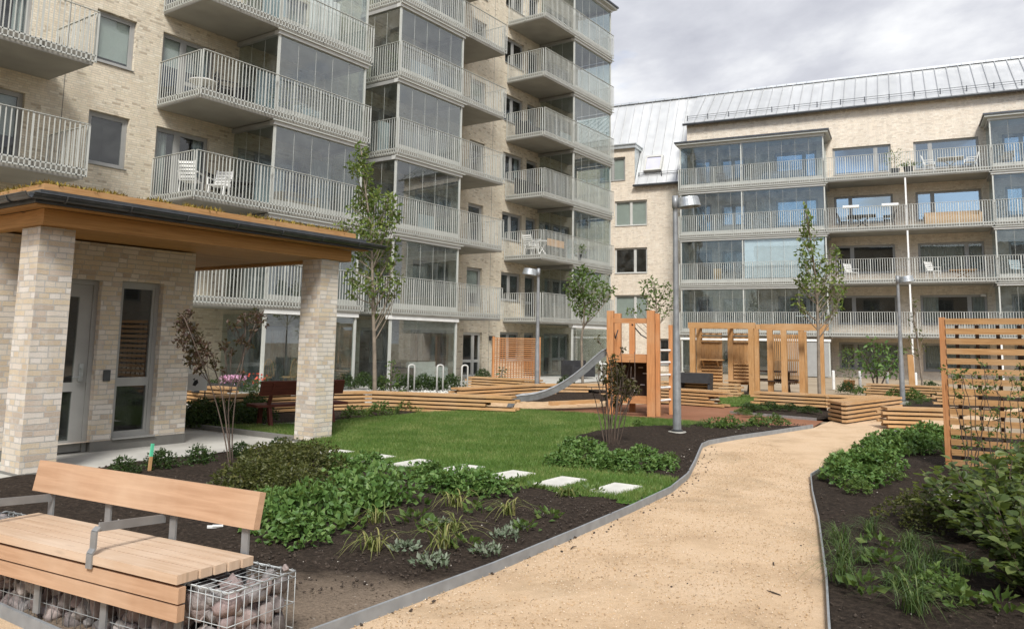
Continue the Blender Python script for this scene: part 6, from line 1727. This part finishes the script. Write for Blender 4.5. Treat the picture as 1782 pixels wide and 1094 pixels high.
# right bed
for a in [
 ('tuftg', 1432, 838, .75, 'grass tuft at the kerb point of the right bed'),
 ('tuftg', 1440, 822, .9, 'grass tuft just behind the kerb point of the right bed'),
 ('leafy', 1478, 846, 1.0, 'leafy green clump nearest the bare soil of the right bed'),
 ('leafy', 1510, 850, .8, 'small leafy clump at the edge of the bare soil'),
 ('leafy', 1502, 822, 1.05, 'bright leafy clump behind the nearest one of the right bed'),
 ('leafy', 1535, 822, 1.0, 'bright leafy clump in the middle of the right bed group'),
 ('leafy', 1525, 798, 1.0, 'leafy clump behind the middle of the right bed group'),
 ('leafy', 1590, 790, 1.05, 'dark leafy clump two steps from the screen post'),
 ('leafy', 1622, 792, 1.0, 'dark leafy clump close to the screen post'),
 ('leafy', 1612, 768, 1.05, 'leafy clump below the low timber bench block, screen side'),
 ('leafy', 1545, 776, .9, 'leafy clump by the kerb before the low bench block'),
 ('tuftg', 1490, 790, 1.0, 'grass tuft leaning over the gravel edge of the right bed'),
 ('tuftg', 1520, 772, 1.0, 'grass tuft farthest along the right kerb'),
 ('tuftg', 1458, 802, .9, 'grass tuft on the kerb line beside the leafy clumps'),
 ('tuftg', 1462, 952, 1.1, 'grass tuft near the kerb, first on the bare right bed'),
 ('tuftg', 1470, 985, 1.2, 'bushy grass tuft near the kerb, second on the bare right bed'),
 ('tuftg', 1468, 1022, 1.2, 'bushy grass tuft near the kerb, third on the bare right bed'),
 ('tuftg', 1515, 932, .9, 'grass tuft on bare soil towards the screen'),
 ('tuftg', 1585, 965, 1.1, 'grass tuft before the hazel shrub, upper'),
 ('tuftg', 1600, 1010, 1.2, 'grass tuft before the hazel shrub, lower, with pale tips'),
 ('tuftg', 1590, 1075, 1.3, 'large arching grass tuft at the bottom of the right bed'),
 ('tuftg', 1678, 1005, 1.0, 'grass tuft under the hazel leaves'),
 ('broad', 1528, 960, 1.1, 'broad-leaved plant beside the grass on bare soil'),
 ('broad', 1540, 992, 1.1, 'broad-leaved plant with grey-green leaves in the right bed middle'),
 ('broad', 1500, 1040, 1.2, 'broad-leaved plant among the kerb grasses'),
 ('broad', 1582, 1032, 1.1, 'broad-leaved plant between the two lower grass tufts'),
 ('broad', 1672, 1062, 1.2, 'grey broad-leaved plant in the shadow of the hazel'),
 ('broad', 1740, 1072, 1.2, 'grey broad-leaved plant nearest the edge of the view'),
 ('olive', 1600, 912, .9, 'low dark shrub on the soil left of the hazel shrub'),
 ('olive', 1632, 930, .8, 'low dark shrub tucked under the hazel shrub'),
]: plant(*a, z=.03)
for a in [
 ('leafy', 1470, 822, .85, 'leafy clump close to the grass of the kerb point'),
 ('mixed', 1490, 862, .6, 'young green plant at the bare-soil edge of the right bed group'),
 ('leafy', 1572, 780, 1.0, 'leafy clump at the back of the right bed group, kerb side'),
 ('leafy', 1556, 796, .95, 'leafy clump in the very heart of the right bed group'),
 ('leafy', 1640, 768, .9, 'leafy clump tucked behind the screen post'),
 ('mixed', 1548, 838, .6, 'young green plant on bare soil towards the screen post'),
 ('tuftg', 1505, 985, .8, 'low grass tuft between two broad-leaved plants'),
 ('tuftg', 1560, 1035, .9, 'low grass tuft left of the two lower arching ones'),
 ('tuftg', 1630, 985, .9, 'grass tuft just under the hazel edge'),
 ('mixed', 1632, 1050, .7, 'young green plant below the hazel shrub'),
]: plant(*a, z=.03)
for i, (x, y, s, k, lb) in enumerate([(1580, 706, 1.2, 'tuftg', 'grass clump behind the low timber bench block, lamp side'), (1598, 703, 1.3, 'tuftg', 'grass clump right of the far lamp foot'), (1614, 700, 1.2, 'tuftg', 'grass clump at the foot of the thin sapling'), (1590, 696, 1.3, 'mixed', 'green plant behind the grasses of the far lamp'), (1560, 692, 1.2, 'mixed', 'green plant left of the far lamp foot'), (1535, 688, 1.2, 'mixed', 'green plant behind the corner bench block'), (1500, 686, 1.1, 'mixed', 'green plant before the white bollards'), (1475, 684, 1.0, 'evergreen', 'dark plant behind the angled planter'), (1620, 690, 1.2, 'evergreen', 'dark bush beside the short planter end')]):
    plant(k, x, y, s, lb, z=-.02)
for i, (x, y, s, lb) in enumerate([(600, 676, 1.1, 'dark bush behind the long planter, first from the brick column'), (632, 676, 1.2, 'dark bush behind the long planter, beside a terrace post'), (660, 680, 1.0, 'dark bush behind the long planter, beside the tall tree'), (708, 680, 1.2, 'dark bush behind the long planter, left of the first hoop'), (738, 680, 1.2, 'dark bush between the first and second hoop'), (760, 680, 1.0, 'dark bush right behind the second hoop'), (786, 680, 1.2, 'dark bush between the second and third hoop'), (840, 664, 1.1, 'dark bush in the reddish planter by the lattice'), (905, 690, .8, 'low bush behind the slide foot'), (985, 676, 1.0, 'bush behind the slide, in the mound bed'), (1300, 664, .8, 'dark bush at the shelter corner')]):
    g = at(x, y); plant('evergreen', x, y, s, lb, z=.0)

# the hazel-like shrubs at the right edge
def hazel(label, g, rad, h, n, seed):
    rl = np.random.default_rng(seed)
    global rng
    keep, rng = rng, rl
    t = thing('hazel_shrub', label, 'shrub', g, 0, 'broad-leaved shrubs by the slatted screen')
    m = MB(); P_ = []; D_ = []
    for i in range(n):
        a = rl.uniform(0, 2 * PI); r = rad * math.sqrt(rl.random()); hh = h * rl.uniform(.5, 1.08) * (1 - .42 * (r / rad) ** 2)
        e = Vector((math.cos(a) * r, math.sin(a) * r, hh)); b = Vector((math.cos(a) * .08, math.sin(a) * .08, -.03))
        mid = b.lerp(e, .5) + Vector((0, 0, hh * .12)); pts = []
        for j in range(7):
            s_ = j / 6; pts.append((b * (1 - s_) ** 2 + mid * 2 * s_ * (1 - s_) + e * s_ * s_))
        m.tube(pts, [.008 - .006 * j / 6 for j in range(7)], 5)
        nv_ = 11
        for j in range(nv_):
            s_ = .3 + .7 * j / (nv_ - 1)
            p = b * (1 - s_) ** 2 + mid * 2 * s_ * (1 - s_) + e * s_ * s_
            tg = (e - b).normalized()
            for sd_ in (-1, 1):
                side = Vector((-math.sin(a + rl.normal(0, .9)), math.cos(a + rl.normal(0, .9)), 0)) * sd_
                d = side + tg * .5 + Vector((rl.normal(0, .3), rl.normal(0, .3), rl.normal(-.05, .3)))
                P_.append(tuple(p + d * .02)); D_.append(tuple(d))
    P_ = np.array(P_); D_ = unit(np.array(D_)); nl = len(P_)
    L_ = rl.uniform(.05, .095, nl); Wd = L_ * .78
    # rounder leaf: eight-corner outline
    up = np.array([0, 0, 1.0]); sdv = unit(np.cross(D_, up + rl.normal(0, .35, (nl, 3)))); nr = np.cross(sdv, D_)
    prof = [(0, 0), (.22, .42), (.52, .5), (.82, .3), (1.0, 0), (.82, -.3), (.52, -.5), (.22, -.42)]
    v = np.stack([P_ + D_ * (L_ * q[0])[:, None] + sdv * (Wd * q[1])[:, None] + nr * (abs(q[1]) * .28 * Wd - .14 * L_ * q[0] ** 2)[:, None] for q in prof], 1)
    b = (np.arange(nl) * 8)[:, None]
    f = np.concatenate([b + np.array([[0, 1, 2, 3]]), b + np.array([[0, 3, 4, 4]])[:, :4] * 0 + b * 0 + np.array([[0, 3, 4, 5]]), b + np.array([[0, 5, 6, 7]])], 1).reshape(-1, 4) if False else np.concatenate([b + np.array([[0, 1, 2, 3]]), b + np.array([[0, 3, 4, 5]]), b + np.array([[0, 5, 6, 7]])], 1).reshape(-1, 4)
    m.build('branches', MAT['bark_dark'], t, smooth=True)
    np_mesh('leaves', v.reshape(-1, 3), f, MAT['leaf_hazel'], t)
    rng = keep
hazel('big round-leaved shrub spreading before the foot of the slatted screen', at(1740, 950), .62, .72, 85, 1)
hazel('round-leaved shrub at the edge of the view, nearest the viewer', at(1815, 1040), .55, .78, 70, 2)
hazel('round-leaved shrub behind the biggest one, against the screen', at(1790, 890), .6, .62, 60, 3)

m = MB(); m.box(-.16, .16, -.12, .12, 0, .06); g = at(1648, 872); o = m.build('pale_stone', MAT['stone_white'], bevel=.012); o.location = (g.x, g.y, .02); o.rotation_euler = (0, .1, .5)
tag(o, 'pale flat stone half hidden by the big round-leaved shrub', 'stone')

# flowers by the short planter
g = at(392, 668, .45); FB = thing('flower_box', 'dark trough full of pink flowers behind the short timber planter', 'flower box', (g.x, g.y, .28), -.4)
m = MB(); m.box(-.75, .45, -.14, .14, 0, .2); m.build('trough', MAT['gutter'], FB, bevel=.01)
n = 420; P_ = np.c_[rng.uniform(-.1, .48, n), rng.uniform(-.16, .16, n), .2 + rng.random(n) * .16]; v, f = leaf_cloud(P_, unit(rng.normal(size=(n, 3)) + np.array([0, 0, .6])), rng.uniform(.03, .06, n), .045); np_mesh('blossoms', v, f, MAT['petal'], FB)
n = 420; P_ = np.c_[rng.uniform(-.75, .48, n), rng.uniform(-.14, .14, n), .17 + rng.random(n) * .1]; v, f = leaf_cloud(P_, unit(rng.normal(size=(n, 3)) + np.array([0, 0, .6])), rng.uniform(.04, .08, n), .03); np_mesh('leaves', v, f, MAT['leaf_dark'], FB)
g = at(341, 652, .9); WC = thing('garden_sign', 'white cloth panel with a dark leaf print on a stand behind the short planter', 'sign', (g.x, g.y, 0), -.57)
m = MB(); m.box(-.2, .2, -.01, .01, .62, .92); m.build('panel', MAT['white_metal'], WC)
m = MB(); m.face([(-.05, -.012, .72), (0, -.012, .70), (.05, -.012, .76), (.03, -.012, .82), (-.02, -.012, .80)]); m.face([(-.05, -.012, .82), (-.02, -.012, .80), (-.01, -.012, .85)]); m.build('leaf_print', MAT['black'], WC)
for x_ in (-.17, .17):
    m = MB(); m.tube([(x_, 0, 0), (x_, 0, .62)], .012, 6); m.build('leg', MAT['gutter'], WC)
g = at(440, 665, .5); n = 260; P_ = np.c_[rng.uniform(-.35, .35, n), rng.uniform(-.2, .2, n), rng.random(n) * .3]; v, f = leaf_cloud(P_, unit(rng.normal(size=(n, 3)) + np.array([0, 0, .6])), rng.uniform(.05, .1, n), .035)
fp = thing('flowering_plant', 'green bush with a few red flowers behind the long planter, left of the red bench', 'plant', (g.x, g.y, .25))
np_mesh('leaves', v, f, MAT['leaf_dark'], fp)
n = 26; P_ = np.c_[rng.uniform(-.3, .35, n), rng.uniform(-.2, .1, n), .2 + rng.random(n) * .3]; v, f = leaf_cloud(P_, unit(rng.normal(size=(n, 3))), .06, .06); np_mesh('blossoms', v, f, MAT['petal_red'], fp)
lumps('white_pebbles', [tuple(at(x, y)[:2]) for x, y in ((640, 686), (800, 684), (800, 678), (640, 678))], 700, .03, .08, 0.0, MAT['stone_white'])

# ------------------------------------------------------------------ things on the balconies and terraces
def chair(label, loc, rz, mat, group=None, sc=1.0, arms=True, first=[{}]):
    t = thing('garden_chair', label, 'chair', loc, rz, group); t.scale = (sc,) * 3
    m = MB()
    for i in range(5): m.bar((-.23, -.2 + i * .1, .43), (.23, -.2 + i * .1, .43), .08, .02)
    m.build('seat', MAT[mat], t)
    m = MB()
    for i in range(5): m.bar((-.22, .24 + .028 * i, .52 + i * .095), (.22, .24 + .028 * i, .52 + i * .095), .016, .07)
    for x_ in (-.23, .23): m.bar((x_, .22, .42), (x_, .37, .96), .03, .03)
    m.build('backrest', MAT[mat], t)
    for x_ in (-.22, .22):
        for y_, dy in ((-.2, -.05), (.2, .06)):
            m = MB(); m.bar((x_, y_, .43), (x_, y_ + dy, 0), .03, .03, upv=(1, 0, 0)); m.build('leg', MAT[mat], t)
    if arms:
        for x_ in (-.26, .26):
            m = MB(); m.bar((x_, -.22, .64), (x_, .28, .66), .05, .025); m.bar((x_, -.2, .43), (x_, -.2, .63), .03, .03); m.build('armrest', MAT[mat], t)
    return t
def table(label, loc, rz, mat, r=.4, h=.72, square=False, name='garden_table'):
    t = thing(name, label, 'table', loc, rz)
    m = MB()
    if square: m.box(-r, r, -r * .8, r * .8, h - .03, h)
    else: m.lathe([(0, h), (r, h), (r, h - .03), (0, h - .03)], n=20)
    m.build('table_top', MAT[mat], t)
    for s in (-1, 1):
        m = MB(); m.bar((-r * .6 * s, -.2, 0), (r * .6 * s, .2, h - .03), .03, .03); m.bar((-r * .6 * s, .2, 0), (r * .6 * s, -.2, h - .03), .03, .03); m.build('leg', MAT[mat], t)
    return t
def sofa(label, loc, rz, mat, w=1.6, d=.75, cush=None):
    t = thing('outdoor_sofa', label, 'sofa', loc, rz)
    m = MB(); m.box(-w / 2, w / 2, -d / 2, d / 2, .08, .40); m.build('base', MAT[mat], t, bevel=.03)
    m = MB(); m.box(-w / 2, w / 2, d / 2 - .14, d / 2, .40, .80); m.build('backrest', MAT[mat], t, bevel=.03)
    for s in (-1, 1):
        m = MB(); m.box(min(s * w / 2, s * (w / 2 - .14)), max(s * w / 2, s * (w / 2 - .14)), -d / 2, d / 2 - .15, .403, .62); m.build('armrest', MAT[mat], t, bevel=.03)
    m = MB(); m.box(-w / 2 + .15, w / 2 - .15, -d / 2 + .02, d / 2 - .15, .403, .50); m.build('cushion', MAT[cush or mat], t, bevel=.03)
    return t
def potted(label, loc, h=.8, sc=1.0, pot='gutter', leaf='leaf_bush', seed=0):
    t = thing('potted_plant', label, 'potted plant', loc)
    m = MB(); m.lathe([(0, 0), (.14 * sc, 0), (.19 * sc, .32 * sc), (.17 * sc, .32 * sc), (.16 * sc, .28 * sc), (0, .28 * sc)], n=16); m.build('pot', MAT[pot], t)
    rl = np.random.default_rng(seed); n = 130
    P_ = np.c_[rl.normal(0, .16 * sc, n), rl.normal(0, .16 * sc, n), .35 * sc + rl.random(n) * (h - .35 * sc)]
    D_ = unit(np.c_[P_[:, :2] * 4, np.full(n, .4)] + rl.normal(size=(n, 3)) * .4); v, f = leaf_cloud(P_, D_, rl.uniform(.08, .2, n), .05); np_mesh('leaves', v, f, MAT[leaf], t)
    m = MB(); m.tube([(0, 0, .25 * sc), (.02, 0, h * .7)], .015, 5); m.build('stem', MAT['bark'], t)
    return t
MAT['wicker'] = mat_varied('wicker', (.42, .30, .18), .8, var=.25, scale=30)
MAT['wood_pale'] = MAT['larch_pale']
MAT['grey_fabric'] = mat_varied('grey_fabric', (.20, .20, .20), .9, var=.15, scale=12)
zf = lambda k: 2.675 + FH * (k - 1)
def TW(x, d, k): return (x, 21 - d, zf(k))
chair('white slatted armchair on the lowest visible balcony above the porch roof', TW(12.9, 1.0, 2), 2.2, 'white_metal')
chair('white slatted armchair facing the other one above the porch roof', TW(13.75, 1.1, 2), -1.0, 'white_metal')
m_ = table('small black table beside white armchairs above the porch roof', TW(14.3, 1.35, 2), .3, 'black', .3, .6)
chair('black folding chair near the balcony corner above the porch roof', TW(14.15, .6, 2), .4, 'black')
sofa('tan sofa behind the balcony rail next to the tall tree top', TW(16.6, .9, 2), 0, 'wicker', cush='grey_fabric')
table('round pale tray table on the upper balcony of the nearest stack', TW(13.0, 1.1, 3), 0, 'blind', .38, .55)
chair('black armchair by the round tray table on the upper balcony', TW(13.75, 1.2, 3), 1.2, 'black')
chair('dark round-backed chair at the wall of the upper balcony', TW(14.4, .7, 3), -1.2, 'black')
chair('white chair in the glazed part of the upper balcony', TW(16.9, 1.2, 3), .2, 'white_metal')
potted('leafy plant in the glazed part of the upper balcony', TW(15.8, 1.3, 3), 1.2, 1.2, seed=3)
potted('bushy plant behind glass on the second balcony of the middle stack', TW(20.7, 1.3, 4), 1.0, seed=4)
chair('black chair in the glazed middle stack above the tree top', TW(21.2, 1.0, 5), .5, 'black')
chair('grey chair behind glass on the fourth balcony of the middle stack', TW(22.4, 1.1, 4), -.4, 'grey_fabric')
sofa('dark sofa on the third balcony of the far stack', TW(30.6, .8, 4), 0, 'black', 1.8)
chair('black chair on the third-highest balcony of the far stack', TW(31.4, 1.2, 5), .6, 'black')
sofa('long black sofa on the balcony under the highest far ones', TW(30.7, .8, 3), 0, 'black', 2.0)
chair('white slatted chair by the bistro table on the low far balcony', TW(30.2, 1.1, 2), 1.5, 'white_metal')
chair('white slatted chair nearest the wall on the low far balcony', TW(30.9, .7, 2), -1.5, 'white_metal')
table('white bistro table on the low far balcony', TW(30.6, 1.45, 2), .4, 'white_metal', .3)
m = MB(); m.box(-.72, .72, -.02, .02, -.16, .16); o = m.build('timber_board', MAT['larch_pale'], bevel=.004); o.location = (30.75, 18.92, zf(2) + .58)
tag(o, 'pale timber board fixed behind the rail of the low far balcony', 'board')
potted('small leafy plant peeping over the rail of the low far balcony', (32.9, 18.98, zf(2)), .75, .9, seed=6)
sofa('dark outdoor sofa behind the glass of the middle terrace, left of the white hoops', (20.9, 19.6, -.02), 0, 'black', 1.5)
sofa('cream covered sofa behind the terrace glass, right of the middle hoop', (22.7, 19.5, -.02), 0, 'curtain', 1.5)
for i, (x, y) in enumerate(((15.55, 19.7), (16.3, 19.5))):
    t = thing('spindle_chair', ['wooden spindle-back chair behind the terrace glass, left of the brick column', 'wooden spindle-back chair behind the terrace glass, half hidden by the brick column'][i], 'chair', (x, y, -.02), PI + .3 * i, 'spindle chairs on the terrace')
    m = MB(); m.lathe([(0, .45), (.22, .45), (.22, .41), (0, .41)], n=16); m.build('seat', MAT['larch_pale'], t)
    m = MB(); arc = [(.21 * math.cos(a), .17, .45 + .52 * math.sin(a)) for a in np.linspace(0, PI, 13)]; m.tube(arc, .012, 6)
    for a in np.linspace(.35, PI - .35, 7): m.tube([(.15 * math.cos(a), .17, .45), (.21 * math.cos(a), .17, .45 + .52 * math.sin(a))], .007, 5)
    m.build('backrest', MAT['larch_pale'], t)
    for a in (.8, 2.3, 3.9, 5.5):
        m = MB(); m.tube([(.15 * math.cos(a), .15 * math.sin(a), .42), (.2 * math.cos(a), .2 * math.sin(a), 0)], .013, 6); m.build('leg', MAT['larch_pale'], t)
t = sofa('black cushioned garden sofa on the far terrace behind the slide', (31.6, 18.2, -.02), -.3, 'black', 1.4)
chair('white metal armchair on the far terrace beside the slide', (33.2, 17.6, -.02), .4, 'white_metal')
chair('white metal armchair on the far terrace nearest the play tower', (34.4, 17.3, -.02), -.5, 'white_metal')
RM = Matrix.Translation(R.location) @ Matrix.Rotation(R.rotation_euler.z, 4, 'Z')
ra = R.rotation_euler.z
def RW(u, d, k): return RM @ Vector((u, -d, flr(k) + .005))
chair('white slatted chair at the pale table on the top open balcony, plant side', RW(1.75, 1.3, 4), ra + 1.4, 'white_metal')
chair('white slatted chair at the pale table on the top open balcony, glazed side', RW(3.6, 1.3, 4), ra - 1.4, 'white_metal')
table('long pale table between two white chairs on the top open balcony', RW(2.7, 1.2, 4), ra, 'stone_white', .6, .72, True)
potted('spiky palm in a pot on the top open balcony', RW(.1, 1.1, 4), 1.5, 1.3, leaf='leaf_bush', seed=8)
potted('dark square-looking pot with low plant beside the palm', RW(.75, 1.3, 4), .6, 1.3, pot='black', seed=9)
sofa('long tan wicker sofa on the balcony under the pale table', RW(2.7, .9, 3), ra, 'wicker', 2.6)
table('black dining table on the balcony below the palm', RW(-1.6, 1.1, 3), ra, 'black', .7, .72, True)
chair('black chair at the dining table below the palm, glazed side', RW(-2.5, 1.2, 3), ra + 1.4, 'black')
chair('black chair at the dining table below the palm, post side', RW(-.3, 1.2, 3), ra - 1.4, 'black')
for u, lb in ((-2.1, 'nearest the glazed bay'), (-.2, 'nearest the thin post')):
    m = MB(); m.box(-.4, .4, -.1, .1, 0, .14); o = m.build('rail_planter', MAT['white_metal'], bevel=.01); o.location = RM @ Vector((u, -1.93, 3.42 + FR * 2 - .02)); o.rotation_euler = (0, 0, ra)
    tag(o, 'white planter box on the balcony rail below the palm, ' + lb, 'planter box', 'white rail planters')
chair('white slatted chair on the second balcony, behind the slender tree', RW(-2.2, 1.2, 2), ra + .8, 'white_metal')
chair('white slatted chair on the second balcony, right of the thin post', RW(1.7, 1.2, 2), ra + .8, 'white_metal')
table('pale wooden low table on the second balcony by the thin post', RW(3.0, 1.2, 2), ra, 'larch_pale', .6, .45, True)
chair('white deckchair behind the rail of the blinded glazed balcony', RW(-7.3, 1.2, 2), ra + 1.2, 'white_metal')
m = MB(); m.box(-.5, .5, -.02, .02, 0, .85); o = m.build('timber_board', MAT['larch_pale']); o.location = RW(-5.0, 1.5, 2); o.rotation_euler = (0, 0, ra)
tag(o, 'tan timber board standing under the white blinds', 'board')
m = MB(); m.box(-.22, .22, -.02, .02, 0, .8); o = m.build('timber_board', MAT['larch_pale']); o.location = RW(-9.3, 1.5, 2); o.rotation_euler = (0, 0, ra)
tag(o, 'small tan board behind the rail at the corner of the long house', 'board')
table('white trestle table on the first balcony above the pergola', RW(-4.5, 1.4, 1), ra, 'white_metal', .55, .9, True)
chair('dark chair behind glass at the corner of the top balcony', RW(-9.0, 1.2, 4), ra + .4, 'black')
sofa('grey sofa behind glass on the top balcony of the long house', RW(-5.6, 1.1, 4), ra, 'grey_fabric', 2.2)
chair('pale wicker chair in the glazed bay at the edge of the view, top floor', RW(5.2, 1.2, 4), ra - .4, 'wicker')
chair('white slatted chair in the glazed bay at the edge of the view, second floor', RW(5.4, 1.2, 2), ra + .3, 'white_metal')
g = at(1478, 662); g = g * (33 / g.length)
potted('leafy plant in an orange pot by the white bollards', (g.x, g.y, 0), 1.5, 1.1, pot='larch_red', seed=12)
